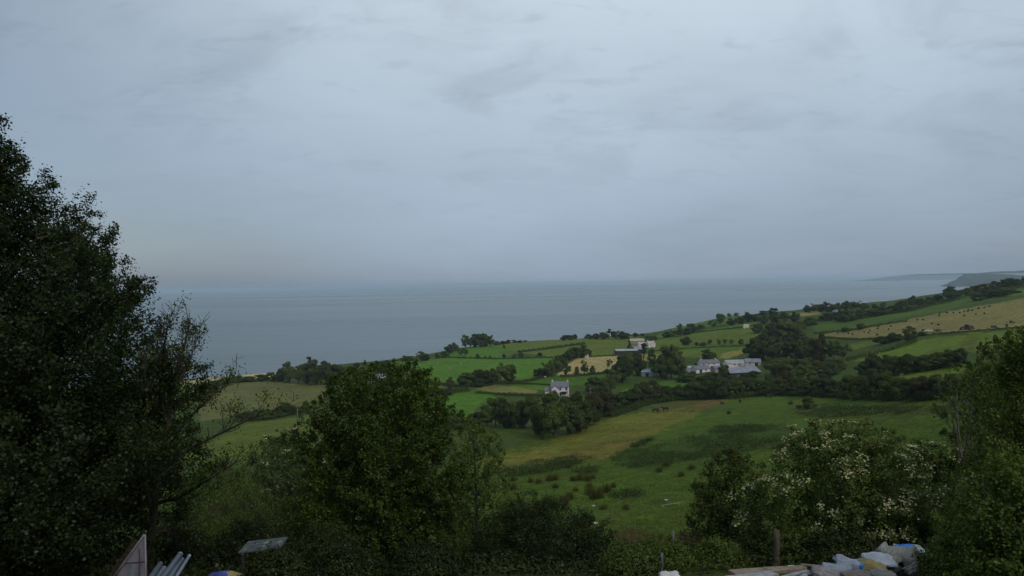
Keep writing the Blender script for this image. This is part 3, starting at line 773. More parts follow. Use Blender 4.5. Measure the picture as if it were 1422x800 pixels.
# hedges: continuous clipped lines
def hedge(pts, h, w, label, mat='mid', seed=1, per=150, lsize=0.3):
    rg = np.random.default_rng(seed)
    Q = [np.array(place(u, v)) for u, v in pts]
    C, Nn = [], []
    for a, b in zip(Q[:-1], Q[1:]):
        L = np.linalg.norm(b - a)
        n = max(20, int(per * L * h / 1.6))
        t = rg.uniform(0, 1, n)
        s = rg.uniform(0, 1, n)
        ph = rg.uniform(0, np.pi, n)
        rad = rg.uniform(0.55, 1.0, n)
        d = (b - a) / L
        side = np.array([-d[1], d[0], 0])
        hh = h * (0.85 + 0.25 * np.sin(t * L * 0.9 + seed) + 0.15 * np.sin(t * L * 2.3))
        off = np.cos(ph) * rad
        p = a + (b - a) * t[:, None] + side * (off * w / 2)[:, None]
        p[:, 2] += np.sin(ph) ** 0.6 * rad * hh
        C.append(p); Nn.append(side * np.cos(ph)[:, None] + np.array([0, 0, 1.0]) * np.sin(ph)[:, None] + 0.6 * rg.normal(size=(n, 3)))
    C = np.concatenate(C); Nn = unit(np.concatenate(Nn))
    # settle on the ground between the end points
    step = max(1, len(C) // 400)
    V, Fq = leaves(C, rg.uniform(0.7, 1.3, len(C)) * lsize, Nn, rg)
    base = np.array(Q[0]); V = V - base
    o = link('hedge', np_mesh('hedge', V, Fq, LM[mat]), None, tuple(base))
    tag(o, label, 'hedge', 'field hedges')
    return o
def subdiv(pts, n=4):
    out = []
    for a, b in zip(pts[:-1], pts[1:]):
        for k in range(n): out.append((a[0] + (b[0] - a[0]) * k / n, a[1] + (b[1] - a[1]) * k / n))
    return out + [pts[-1]]
HG = [
    ([(720, 490), (760, 485), (812, 478)], 2.2, 2.5, 'straight dark hedge crossing the olive field on the sea crest', 'dark'),
    ([(618, 497), (700, 499), (768, 497)], 1.3, 2.0, 'low hedge between the seaside field and the crest fields', 'mid'),
    ([(556, 530), (600, 533), (640, 538), (735, 530), (765, 522)], 1.5, 2.2, 'hedge along the near side of the wide seaside field', 'dark'),
    ([(660, 546), (700, 549), (750, 551), (762, 549)], 1.6, 2.0, 'hedge along the beige track left of the white farmhouse', 'dark'),
    ([(700, 533), (740, 534), (765, 536)], 1.2, 1.5, 'low hedge running up to the white farmhouse from behind', 'dark'),
    ([(560, 552), (600, 550), (650, 543)], 2.2, 3.0, 'bushy hedge between the brown field and the bright green field', 'mid'),
    ([(778, 524), (810, 522), (850, 518)], 1.6, 2.0, 'hedge under the small mown striped field', 'dark'),
    ([(780, 498), (840, 495), (872, 494)], 1.4, 1.6, 'hedge along the top of the small mown striped field', 'dark'),
    ([(944, 531), (1000, 531), (1056, 533)], 3.0, 4.0, 'thick hedge in front of the grey roofed farm', 'dark'),
    ([(850, 556), (880, 548), (940, 541), (1010, 540)], 1.6, 2.0, 'hedge under the narrow green field in the valley', 'dark'),
    ([(925, 466), (960, 463), (1050, 453)], 1.6, 2.0, 'dark hedge on the slope above the orchard', 'dark'),
    ([(910, 488), (960, 484), (1045, 480)], 1.2, 1.4, 'thin hedge below the orchard rows', 'mid'),
    ([(1130, 464), (1180, 459), (1260, 446)], 1.4, 1.8, 'hedge along the back of the bale field, lower end', 'mid'),
    ([(1143, 469), (1190, 472), (1250, 469), (1345, 461), (1422, 455)], 1.0, 1.8, 'low bank hedge between the bale field and the green field', 'mid'),
    ([(1175, 503), (1200, 496), (1240, 486), (1270, 476)], 2.4, 3.0, 'hedge on the left end of the right hand green field', 'mid'),
    ([(1195, 521), (1240, 521), (1290, 514), (1340, 506)], 2.2, 3.5, 'thick hedge base under the right hand green field', 'dark'),
    ([(1080, 549), (1140, 551), (1220, 556), (1280, 556), (1330, 552)], 2.2, 4.0, 'long hedge base above the pasture on the right', 'dark'),
    ([(845, 580), (900, 562), (950, 555), (1010, 554), (1070, 549)], 2.2, 4.0, 'long hedge base along the top of the dry pasture', 'dark'),
    ([(330, 586), (365, 584), (400, 577), (430, 571)], 1.8, 3.0, 'hedge base under the brown seaside field', 'dark'),
    ([(280, 538), (330, 530), (390, 528)], 1.6, 3.0, 'scrubby hedge along the cliff edge by the beach', 'mid'),
    ([(1130, 447), (1200, 441), (1260, 433), (1330, 416)], 3.0, 8.0, 'scrub hedge behind the bale field', 'dark'),
    ([(1340, 412), (1380, 405), (1440, 396)], 3.0, 8.0, 'scrub hedge on the far right hill crest', 'dark'),
]
for i, (pts, h, w, lab, mt) in enumerate(HG):
    hedge(subdiv(pts, 6), h, w, lab, mt, seed=20 + i, per=110 if h < 2.5 else 70, lsize=0.34)

# ------------------------------------------------------------------ near foliage
def env_tree(name, cat, label, uC, D, prof, nshoot, per, lsize, mat, seed, vbase=None, group=None, flowers=0, spike=0.4,
             trunk_r=0.16, wid=0.36, bark=BARK, flop=0.0, stems=1, lumpy=0.14, tuft=0.5):
    """tree whose crown fills an envelope of revolution given as (pixel row, pixel radius) at distance D"""
    rg = np.random.default_rng(seed)
    c0 = P(uC, 400, D)
    bx, by = c0.x, c0.y
    base = Vector((bx, by, gz(bx, by)))
    zz = np.array([P(uC, v, D).z for v, r in prof])[::-1]
    rr_ = np.array([r * D / F for v, r in prof])[::-1]
    zz = zz - base.z
    zmin, zmax = max(0.1, zz[0]), zz[-1]
    # sample shoot ends on the envelope surface, area weighted
    hs = np.linspace(zmin, zmax, 200)
    rads = np.interp(hs, zz, rr_)
    pw = rads + 0.15 * rads.max()
    h = rg.choice(hs, nshoot, p=pw / pw.sum()) + rg.normal(size=nshoot) * 0.05
    ph = rg.uniform(0, 2 * np.pi, nshoot)
    lump = 1 + lumpy * np.sin(ph * 3 + seed) * np.sin(h * 1.7 + seed) + 0.08 * np.sin(ph * 7 + h * 3)
    rad = np.interp(h, zz, rr_) * rg.uniform(0.72, 1.04, nshoot) * lump
    inner = rg.uniform(0, 1, nshoot) < 0.22
    rad = np.where(inner, rad * rg.uniform(0.3, 0.8, nshoot), rad)
    end = np.stack([rad * np.cos(ph), rad * np.sin(ph), h], -1)
    start = np.stack([rad * 0.12 * np.cos(ph), rad * 0.12 * np.sin(ph), np.maximum(0.3, h - 0.75 * rad - 0.2)], -1)
    tip = unit(end - start) * 0.6 + np.array([0, 0, 0.8 - flop])
    end2 = end + unit(tip + 0.4 * rg.normal(size=(nshoot, 3))) * (spike * rg.uniform(0.2, 1.0, nshoot))[:, None]
    k = np.repeat(np.arange(nshoot), per)
    n = len(k)
    ntuft = 6
    tt_ = rg.uniform(0.0, 1.0, (nshoot, ntuft)) ** 0.55; tt_[:, 0] = 1.0
    tq = rg.integers(0, ntuft, n)
    t = np.clip(tt_[k, tq] + rg.normal(size=n) * 0.035, 0, 1.02)
    toff = rg.normal(size=(nshoot, ntuft, 3))
    a = np.where(t[:, None] < 0.7, start[k] + (end[k] - start[k]) * (0.45 + 0.55 * t[:, None] / 0.7),
                 end[k] + (end2[k] - end[k]) * ((t[:, None] - 0.7) / 0.3))
    spread = (0.20 + 0.05 * rr_.max()) * np.clip(1.25 - t, 0.25, 1.0)
    off = (toff[k, tq] * 0.75 + rg.normal(size=(n, 3)) * tuft) * spread[:, None]
    C = a + off
    C[:, 2] = np.maximum(C[:, 2], 0.05)
    Nn = unit(rg.normal(size=(n, 3)) * 0.8 + unit(C - np.array([0, 0, zmax * 0.45])) * 0.6 + unit(off) * 0.5 + np.array([0, 0, 0.55]))
    V, Fq = leaves(C, rg.uniform(0.6, 1.3, n) * lsize, Nn, rg, wid=wid)
    root = empty(name, base)
    tag(root, label, cat, group)
    link('crown', np_mesh('crown', V, Fq, mat), root)
    bm = bmesh.new()
    for s in range(stems):
        ang = 6.28 * s / stems + seed
        ox, oy = (0, 0) if stems == 1 else (0.25 * math.cos(ang), 0.25 * math.sin(ang))
        lx, ly = (0, 0) if stems == 1 else (rr_.max() * 0.35 * math.cos(ang), rr_.max() * 0.35 * math.sin(ang))
        add_tube(bm, [(ox, oy, -0.5), (ox, oy, 0.2), (ox + lx * 0.3 + 0.05, oy + ly * 0.3, zmax * 0.4), (ox + lx * .7, oy + ly * .7, zmax * 0.7), (ox + lx, oy + ly, zmax * 0.95)],
                 [trunk_r * 1.5, trunk_r * 1.1, trunk_r * 0.8, trunk_r * 0.45, trunk_r * 0.1], 8)
    for i in rg.choice(nshoot, min(nshoot, 150), replace=False):
        s_, e_, e2 = start[i], end[i], end2[i]
        mid = s_ * 0.5 + e_ * 0.5 + np.array([0, 0, -0.04 * zmax])
        add_tube(bm, [Vector(s_ * np.array([0.3, 0.3, 1])), Vector(mid), Vector(e_), Vector(e2)], [trunk_r * 0.28, trunk_r * 0.17, trunk_r * 0.07, 0.004], 5, cap=False)
    link('trunk', bm_mesh('trunk', bm, bark, smooth=True), root)
    if flowers:
        cand = np.where(~inner & (h > zmin + 0.15 * (zmax - zmin)))[0]
        fm = np.array([mnoise.noise(Vector(end[i] * 0.9 + seed)) for i in cand])
        cand = cand[fm > np.quantile(fm, 0.30)]
        sel = rg.choice(cand, min(flowers, len(cand)), replace=False)
        FC, FN, FS = [], [], []
        for i in sel:
            c = end2[i] + rg.normal(size=3) * 0.08 + np.array([0, 0, 0.06])
            nrm = unit(unit(end[i] - np.array([0, 0, zmax * 0.3])) * 0.6 + np.array([0, 0, 0.9]))
            m = int(rg.integers(14, 26)); sz = rg.uniform(0.065, 0.135)
            o = rg.normal(size=(m, 3)) * sz
            o -= (o @ nrm)[:, None] * nrm * 0.75
            FC.append(c + o); FN.append(np.tile(nrm, (m, 1)) + 0.35 * rg.normal(size=(m, 3))); FS.append(rg.uniform(0.04, 0.075, m))
        FC = np.concatenate(FC); FN = unit(np.concatenate(FN)); FS = np.concatenate(FS)
        V, Fq = leaves(FC, FS, FN, rg, wid=0.5, fold=0.05)
        link('blossom', np_mesh('blossom', V, Fq, CREAM), root)
    return root
CREAM = leafmat('elder_blossom', (0.30, 0.30, 0.16), (0.50, 0.48, 0.28), trans=0.2)

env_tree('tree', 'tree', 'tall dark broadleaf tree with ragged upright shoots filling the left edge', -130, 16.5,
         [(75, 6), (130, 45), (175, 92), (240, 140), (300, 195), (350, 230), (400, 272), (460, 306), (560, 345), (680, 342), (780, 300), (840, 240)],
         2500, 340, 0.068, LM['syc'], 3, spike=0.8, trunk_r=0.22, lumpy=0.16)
env_tree('tree', 'tree', 'full rounded yellow green tree in front of the brown fields', 525, 25,
         [(516, 40), (527, 66), (550, 86), (590, 102), (640, 111), (690, 116), (740, 116), (790, 110), (830, 95)],
         1000, 220, 0.072, LM['maple'], 5, spike=0.45, trunk_r=0.14, lumpy=0.18, tuft=0.42)
env_tree('tree', 'tree', 'slim light green tree leaning against the full rounded tree', 655, 33,
         [(585, 8), (605, 28), (650, 46), (700, 56), (760, 60), (800, 50)],
         240, 80, 0.10, LM['fresh'], 8, spike=0.4, trunk_r=0.09)
env_tree('bush', 'bush', 'broad dark brambly bush at the bottom between tree and pasture', 745, 22,
         [(706, 10), (716, 55), (740, 88), (770, 104), (810, 110), (850, 100)],
         460, 150, 0.055, LM['syc'], 13, spike=0.3, trunk_r=0.05, stems=3)
env_tree('elder_tree', 'tree', 'elder tree covered in flat creamy blossom above the sacks', 1172, 21,
         [(592, 10), (604, 50), (640, 92), (690, 120), (740, 132), (790, 120), (830, 90)],
         520, 250, 0.062, LM['elder'], 17, flowers=430, spike=0.35, lumpy=0.22, tuft=0.42, trunk_r=0.08, stems=3)
env_tree('elder_bush', 'bush', 'lower elder bush with sparse blossom right of the elder tree', 1290, 24,
         [(618, 8), (632, 30), (680, 48), (740, 60), (800, 56)],
         260, 90, 0.085, LM['elder'], 19, flowers=40, spike=0.35, trunk_r=0.06, stems=2)
env_tree('tree', 'tree', 'dark small tree left of the blossoming elder', 1015, 27,
         [(632, 8), (645, 26), (680, 52), (720, 62), (760, 62), (800, 50)],
         300, 100, 0.085, LM['dark'], 23, spike=0.4, trunk_r=0.08)
env_tree('elder_bush', 'bush', 'small grey green elder with white blossom left of the rounded tree', 392, 36,
         [(600, 6), (615, 26), (650, 48), (700, 55), (760, 50)],
         200, 80, 0.11, LM['blue'], 29, flowers=60, spike=0.4, trunk_r=0.07, stems=2)
env_tree('tree', 'tree', 'yellowish leafy tree rising along the right edge', 1440, 17,
         [(458, 5), (475, 16), (520, 34), (580, 60), (650, 86), (720, 104), (800, 100), (840, 80)],
         420, 150, 0.062, LM['yellow'], 31, spike=0.5, trunk_r=0.09)
env_tree('bush', 'bush', 'bright green leafy bush in the bottom right corner', 1395, 13,
         [(640, 10), (665, 40), (720, 66), (780, 80), (840, 80)],
         260, 150, 0.056, LM['fresh'], 37, spike=0.3, trunk_r=0.04, stems=3)
env_tree('tree', 'tree', 'mid green young tree in front of the long hedge at the right', 1352, 45,
         [(503, 6), (516, 26), (550, 40), (590, 44), (640, 36), (690, 30)],
         170, 80, 0.15, LM['fresh'], 41, spike=0.6, trunk_r=0.1)
env_tree('bush', 'bush', 'dark bush behind the yellowish tree at the right edge', 1398, 70,
         [(466, 6), (478, 30), (505, 44), (540, 46), (580, 40)],
         170, 80, 0.22, LM['mid'], 43, spike=0.6, trunk_r=0.12)
SCRUB = [
    (250, 27, 690, 62, 'fresh', 'yellow green scrub bush behind the bare branched tree'),
    (330, 30, 672, 60, 'mid', 'dull green scrub bush right of the bare branched tree'),
    (300, 50, 640, 58, 'mid', 'scrub bush on the slope under the left olive field'),
    (380, 60, 612, 60, 'dark', 'dark scrub mass under the left olive field'),
    (440, 45, 655, 50, 'dark', 'dark scrub bush tucked left behind the rounded tree'),
    (240, 20, 745, 70, 'shade_dark', 'dark low bush behind the grey pipes'),
    (340, 21, 735, 75, 'shade_dark', 'dark low bush behind the plank topped table'),
    (440, 20, 742, 60, 'shade_dark', 'dark low bush under the rounded tree, left side'),
    (610, 24, 725, 60, 'mid', 'low bush under the rounded tree, right side'),
    (700, 30, 690, 40, 'mid', 'low bush under the slim light green tree'),
    (865, 20, 768, 34, 'mid', 'leafy low bush right of the brambly bush'),
    (905, 26, 752, 40, 'mid', 'low bush under the red earth patch'),
    (950, 23, 745, 40, 'brown', 'brownish low bush beside the thin stakes'),
    (990, 19, 764, 36, 'fresh', 'light green low bush left of the timber stack'),
    (925, 18.3, 772, 30, 'fresh', 'light green nettle clump behind the white bag'),
    (1045, 21, 752, 34, 'mid', 'dull low bush left of the wooden post'),
    (1110, 19.5, 738, 46, 'elder', 'low elder growth right of the wooden post'),
    (1250, 19.5, 722, 60, 'shade_dark', 'dark growth behind the blue and white bag'),
    (1330, 15.5, 742, 44, 'mid', 'leafy growth right of the sack pile'),
    (1380, 26, 610, 60, 'mid', 'leafy bush behind the yellowish tree'),
    (372, 15.8, 776, 40, 'shade_dark', 'added dark bush standing in for shade under the plank topped table'),  # added bush, stands in for the dark shade below the tabletop
    (470, 17, 770, 60, 'shade_dark', 'added dark growth standing in for shade at the foot of the rounded tree'),  # this and the next are added, dark in place of shade under the tree
    (580, 17, 772, 60, 'shade_dark', 'added dark growth standing in for shade between rounded tree and brambly bush'),
    (860, 17.5, 782, 40, 'mid', 'leafy growth at the bottom right of the brambly bush'),
    (1170, 18.5, 748, 60, 'shade_dark', 'dark growth under the blossoming elder behind the sacks'),
]
for i, (u, D, vt, rp, mt, lab) in enumerate(SCRUB):
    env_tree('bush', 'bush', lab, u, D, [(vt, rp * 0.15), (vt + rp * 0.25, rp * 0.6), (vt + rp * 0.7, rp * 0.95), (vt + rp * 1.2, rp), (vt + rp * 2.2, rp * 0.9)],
             int(90 + rp * rp / 30 * (D / 22) ** 0.5), 130 if D < 35 else 80, 0.052 if D < 35 else 0.14, LM[mt], 60 + i, spike=0.3, trunk_r=0.04, stems=3)

# sparse, half dead tree with bare twigs
def bare_tree(name, label, mains, D, seed, mat, leafy, r0=0.10, twig=3, lsize=0.085, depthvar=1.5, bark=BARK, group=None):
    rg = random.Random(seed); nr = np.random.default_rng(seed)
    bm = bmesh.new()
    b0 = P(mains[0][0][0], mains[0][0][1], D)
    base = Vector((b0.x, b0.y, gz(b0.x, b0.y)))
    LC = []
    def grow(p, d, L, r, depth):
        pts = [p]; rad = [r]
        n = 5
        for i in range(n):
            d = (d + Vector((rg.gauss(0, .16), rg.gauss(0, .16), rg.gauss(0.05, .12)))).normalized()
            p = p + d * (L / n)
            pts.append(p); rad.append(max(0.005, r * (1 - 0.75 * (i + 1) / n)))
        add_tube(bm, pts, rad, 5 if r < 0.02 else 6, cap=False)
        if depth > 0:
            for k in range(rg.randint(3, 5)):
                i = rg.randint(1, n)
                q = pts[i]
                dd = (d + Vector((rg.gauss(0, .6), rg.gauss(0, .6), rg.gauss(0.25, .45)))).normalized()
                grow(q, dd, L * rg.uniform(0.35, 0.65), rad[i] * 0.65, depth - 1)
        elif rg.random() < leafy:
            m = rg.randint(14, 32)
            LC.append(np.array(pts[rg.randint(2, n)]) + nr.normal(size=(m, 3)) * 0.10)
    for mi_, path in enumerate(mains):
        off = rg.uniform(-depthvar, depthvar) if mi_ else 0
        pts = []
        for j, (u, v) in enumerate(path):
            pts.append(P(u, v, D + off * j / max(1, len(path) - 1)))
        if mi_ == 0: pts[0] = base - Vector((0, 0, 0.3))
        pts = [p - base for p in pts]
        m = len(pts)
        rad = [r0 * (1 if mi_ == 0 else 0.5) * (1 - 0.85 * j / (m - 1)) for j in range(m)]
        add_tube(bm, pts, rad, 7, cap=False)
        for j in range(1, m):
            seg = pts[j] - pts[j - 1]
            for k in range(twig):
                q = pts[j - 1] + seg * rg.random()
                dd = (seg.normalized() + Vector((rg.gauss(0, .5), rg.gauss(0, .5), rg.gauss(0.35, .4)))).normalized()
                grow(q, dd, rg.uniform(0.25, 0.6) * (0.4 + 0.04 * D), max(0.006, rad[j] * 0.5), 1)
            if j == m - 1: grow(pts[j], seg.normalized(), 0.6, rad[j], 1)
    root = empty(name, base)
    tag(root, label, 'tree', group)
    link('trunk', bm_mesh('trunk', bm, bark, smooth=True), root)
    if LC:
        C = np.concatenate(LC)
        n = len(C)
        V, Fq = leaves(C, nr.uniform(0.6, 1.3, n) * lsize, unit(nr.normal(size=(n, 3)) + np.array([0, 0, 0.5])), nr)
        link('crown', np_mesh('crown', V, Fq, mat), root)
    return root
bare_tree('tree', 'sparse half bare tree with thin twigs against the sea', [
    [(205, 800), (212, 720), (222, 650), (232, 590), (240, 540), (250, 500), (262, 458)],
    [(225, 640), (250, 595), (275, 568), (298, 548), (318, 532)],
    [(236, 560), (258, 510), (270, 484)],
    [(222, 650), (270, 620), (310, 600), (345, 583), (385, 570)],
    [(215, 700), (250, 690), (300, 660), (330, 640)],
    [(215, 720), (190, 640), (205, 570), (200, 500)],
    [(210, 740), (240, 735), (280, 725), (300, 715)],
    [(232, 590), (217, 530), (224, 482)],
    [(240, 540), (226, 490), (234, 448)],
    ], 17.5, 5, LM['maple'], 0.24, twig=6, lsize=0.06)
bare_tree('tree', 'dead sapling of bare upright stems left of the yellowish tree', [
    [(1336, 690), (1336, 640), (1330, 590), (1328, 555)],
    [(1336, 650), (1345, 600), (1352, 570)],
    [(1336, 640), (1322, 580), (1318, 545)],
    ], 22, 9, LM['mid'], 0.12, r0=0.05, twig=3, bark=BARKG)

# ------------------------------------------------------------------ weeds, rushes and grass in the near pasture
def in_poly_pts(poly, n, rg):
    xs = [p[0] for p in poly]; ys = [p[1] for p in poly]
    out = []
    while len(out) < n:
        U = rg.uniform(min(xs), max(xs), n * 2); Vv = rg.uniform(min(ys), max(ys), n * 2)
        ok = inside(poly, U, Vv)
        out += list(zip(U[ok], Vv[ok]))
    return out[:n]
def blades(C, H, rg, wid=0.05, lean=0.35):
    n = len(C)
    ph = rg.uniform(0, 2 * np.pi, n)
    side = np.stack([np.cos(ph), np.sin(ph), np.zeros(n)], -1)
    tip = C + np.stack([rg.normal(size=n) * lean, rg.normal(size=n) * lean, np.ones(n)], -1) * H[:, None]
    w = side * (wid * rg.uniform(0.6, 1.4, n))[:, None]
    V = np.stack([C - w, C + w, tip], 1).reshape(-1, 3)
    return V, np.arange(3 * n).reshape(n, 3)
WEEDS = [
    [(848, 640), (856, 630), (930, 614), (1000, 596), (1040, 591), (1090, 592), (1112, 608), (1060, 622), (1000, 632), (930, 645), (870, 652)],
    [(980, 600), (1000, 592), (1060, 590), (1060, 600), (1010, 604)],
    [(690, 650), (740, 640), (800, 634), (822, 636), (790, 650), (740, 660), (700, 664)],
    [(1100, 575), (1130, 562), (1200, 564), (1260, 566), (1320, 566), (1310, 575), (1200, 578), (1140, 582)],
    [(875, 622), (895, 612), (912, 609), (890, 620)],
    [(848, 688), (852, 682), (890, 684), (892, 690), (860, 695)],
    [(1075, 622), (1110, 612), (1130, 606), (1130, 616), (1095, 628)],
    [(796, 655), (810, 650), (830, 650), (826, 658), (806, 660)],
    [(714, 684), (735, 674), (748, 676), (742, 686), (720, 690)],
]
rg = np.random.default_rng(77)
WC, WN, WS = [], [], []
for poly in WEEDS:
    xs = [p[0] for p in poly]; ys = [p[1] for p in poly]
    n = int(min(1100, (max(xs) - min(xs)) * (max(ys) - min(ys)) / 6) + 12)
    for (u, v) in in_poly_pts(poly, n, rg):
        p = hit(u, v)
        if p is None or p.y > 420: continue
        if mnoise.noise(Vector((p.x * 0.10, p.y * 0.05, 0.0))) + 0.6 * mnoise.noise(Vector((p.x * 0.3, p.y * 0.16, 3.0))) < -0.2: continue
        m = 16
        hgt = rg.uniform(0.3, 0.8)
        o = rg.normal(size=(m, 3)) * np.array([0.6, 0.6, 0.0]); o[:, 2] = rg.uniform(0.05, 1, m) * hgt
        WC.append(np.array(p) + o); WN.append(rg.normal(size=(m, 3)) * 0.7 + np.array([0, -0.2, 0.7])); WS.append(rg.uniform(0.15, 0.32, m))
V, Fq = leaves(np.concatenate(WC), np.concatenate(WS), unit(np.concatenate(WN)), rg)
w_o = link('weeds', np_mesh('weeds', V, Fq, LM['weed']))
tag(w_o, 'dark beds of weeds spread over the near pasture', 'weeds', kind='stuff')

C, Hs = [], []
for (u, v) in in_poly_pts([(640, 650), (760, 612), (860, 584), (1000, 560), (1100, 550), (1320, 552), (1340, 640), (1000, 760), (840, 770), (700, 720)], 15000, rg):
    p = hit(u, v)
    if p is None or p.y > 330: continue
    m = int(rg.integers(3, 8))
    sp_ = 0.0006 * p.y + 0.12
    o = rg.normal(size=(m, 3)) * sp_; o[:, 2] = -0.02
    C.append(np.array(p) + o); Hs.append(rg.uniform(0.10, 0.30, m))
C = np.concatenate(C); Hs = np.concatenate(Hs)
V, Fq = blades(C, Hs, rg, wid=0.045)
tag(link('grass', np_mesh('grass', V, Fq, LM['tuft'])), 'tufted grass of the near pasture', 'grass', kind='stuff')

# rush tussocks, each its own plant
def tussock_mesh(seed):
    rg = np.random.default_rng(seed)
    n = 260
    C = rg.normal(size=(n, 3)) * np.array([0.28, 0.28, 0.0])
    V, Fq = blades(C, rg.uniform(0.35, 0.95, n), rg, wid=0.022, lean=0.32)
    return np_mesh('rush_tussock', V, Fq, LM['rush'])
TUS = [tussock_mesh(s) for s in (1, 2, 3)]
TP = [(737, 670, 1.2), (748, 671, 1.3), (763, 668, 1.5), (771, 667, 1.4), (796, 668, 1.2), (806, 667, 1.4), (816, 668, 1.4), (823, 665, 1.1), (818, 677, 1.2), (771, 678, 1.1), (799, 682, 1.0),
      (819, 688, 1.6), (825, 693, 1.7), (832, 692, 1.4), (834, 685, 1.3), (843, 683, 1.5), (764, 700, 1.5), (770, 704, 1.4), (776, 701, 1.2), (785, 697, 1.5), (791, 693, 1.4), (722, 705, 1.5), (730, 706, 1.4), (746, 706, 1.5),
      (788, 650, 1.2), (925, 648, 1.3), (915, 656, 1.2), (960, 652, 1.3), (838, 708, 1.1), (852, 677, 0.9), (869, 708, 1.0), (946, 662, 1.1), (713, 668, 1.3), (703, 676, 1.2), (712, 680, 1.4), (1012, 575, 1.2), (1098, 562, 1.6), (1110, 567, 1.6), (1252, 612, 1.3), (1240, 616, 1.2)]
for i, (u, v, s) in enumerate(TP):
    p = hit(u, v)
    o = link('rush_tussock', TUS[i % 3], None, p)
    o.rotation_euler.z = random.uniform(0, 6.28); o.scale = (s * 0.8, s * 0.8, s * random.uniform(0.9, 1.25))
    tag(o, 'dark brownish rush tussock standing in the near pasture', 'rush clump', 'rush tussocks in the near pasture')

# ground cover on the bank and in the yard
C, Nn, S = [], [], []
n = 130000
U = rg.uniform(-1.0, 1.0, n); Yd = 11 + 50 * rg.uniform(0, 1, n) ** 1.5
X = U * 0.72 * Yd
ii = np.clip(np.searchsorted(TY[:, NC // 2], Yd), 1, NR - 1)
jj = np.clip(((X / (Yd + YO)) + 1.15) / 2.3 * (NC - 1), 0, NC - 1).astype(int)
zz_ = np.array([np.interp(y, TY[max(0, i - 6):i + 6, j], TZ[max(0, i - 6):i + 6, j]) for y, i, j in zip(Yd, ii, jj)])
patch = 0.5 + 0.5 * np.sin(X * 0.7 + np.sin(Yd * 0.6)) * np.sin(Yd * 0.5 + 1)
keep = (rg.uniform(0, 1, n) < 0.35 + 0.65 * patch) & ~((Yd < 17.3) & (X > 4.2) & (X < 10))
hgt = rg.uniform(0.02, 1, n) ** 1.3 * (0.15 + 0.55 * patch) * np.clip((Yd - 9) / 10, 0.25, 1)
C = np.stack([X, Yd, zz_ + hgt], -1)[keep]
n = len(C)
V, Fq = leaves(C, rg.uniform(0.04, 0.085, n) * (1 + C[:, 1] / 50), unit(rg.normal(size=(n, 3)) + np.array([0, -0.2, 1.0])), rg)
tag(link('undergrowth', np_mesh('undergrowth', V, Fq, LM['shade_dark'])), 'low leafy undergrowth covering the bank below the yard', 'undergrowth', kind='stuff')

# ------------------------------------------------------------------ buildings
WHITE = simple('white_render', (0.62, 0.585, 0.59), 0.85, 0.10, 0.8)
SLATE = simple('slate', (0.13, 0.135, 0.16), 0.6, 0.25, 0.9)
GREYSHEET = simple('grey_sheet_roof', (0.17, 0.19, 0.23), 0.5, 0.22, 0.35)
PALESHEET = simple('pale_sheet_roof', (0.27, 0.28, 0.31), 0.5, 0.25, 0.35)
PINKROOF = simple('faded_pink_roof', (0.36, 0.30, 0.30), 0.7, 0.25, 0.5)
GLASS = simple('dark_window', (0.012, 0.012, 0.016), 0.15, 0.2, 2.0, spec=0.5)
DARKIN = simple('dark_timber_and_opening', (0.03, 0.028, 0.028), 0.8, 0.3, 1.0)  # dark timber; as open shed walls it stands in for interior shade
STONE = simple('stone_wall', (0.24, 0.21, 0.18), 0.9, 0.35, 1.2)
BRICK = simple('chimney_brick', (0.30, 0.24, 0.22), 0.9, 0.3, 3.0)

def prism_walls(bm, w, d, h, rise):
    """gable walled shell, ridge along x"""
    x, y = w / 2, d / 2
    v = [bm.verts.new(c) for c in [(-x, -y, -1.0), (x, -y, -1.0), (x, y, -1.0), (-x, y, -1.0), (-x, -y, h), (x, -y, h), (x, y, h), (-x, y, h), (-x, 0, h + rise), (x, 0, h + rise)]]
    for f in [(0, 1, 5, 4), (2, 3, 7, 6), (1, 2, 6, 9, 5), (3, 0, 4, 8, 7), (0, 3, 2, 1), (4, 5, 9, 8), (6, 7, 8, 9)]:
        bm.faces.new([v[i] for i in f])
def roof_slabs(bm, w, d, h, rise, ov=0.35, th=0.16):
    x = w / 2 + ov
    L = math.hypot(d / 2, rise)
    for s in (-1, 1):
        n = Vector((0, s * rise / L, (d / 2) / L)) * th
        e = Vector((0, s * (d / 2 + ov), h - ov * rise / (d / 2) + 0.03)); r = Vector((0, 0, h + rise + 0.03))
        q = [Vector((-x, 0, 0)) + e, Vector((x, 0, 0)) + e, Vector((x, 0, 0)) + r, Vector((-x, 0, 0)) + r]
        a = [bm.verts.new(p) for p in q]; b = [bm.verts.new(p + n) for p in q]
        bm.faces.new(a); bm.faces.new(b[::-1])
        for i in range(4): bm.faces.new((a[i], b[i], b[(i + 1) % 4], a[(i + 1) % 4]))

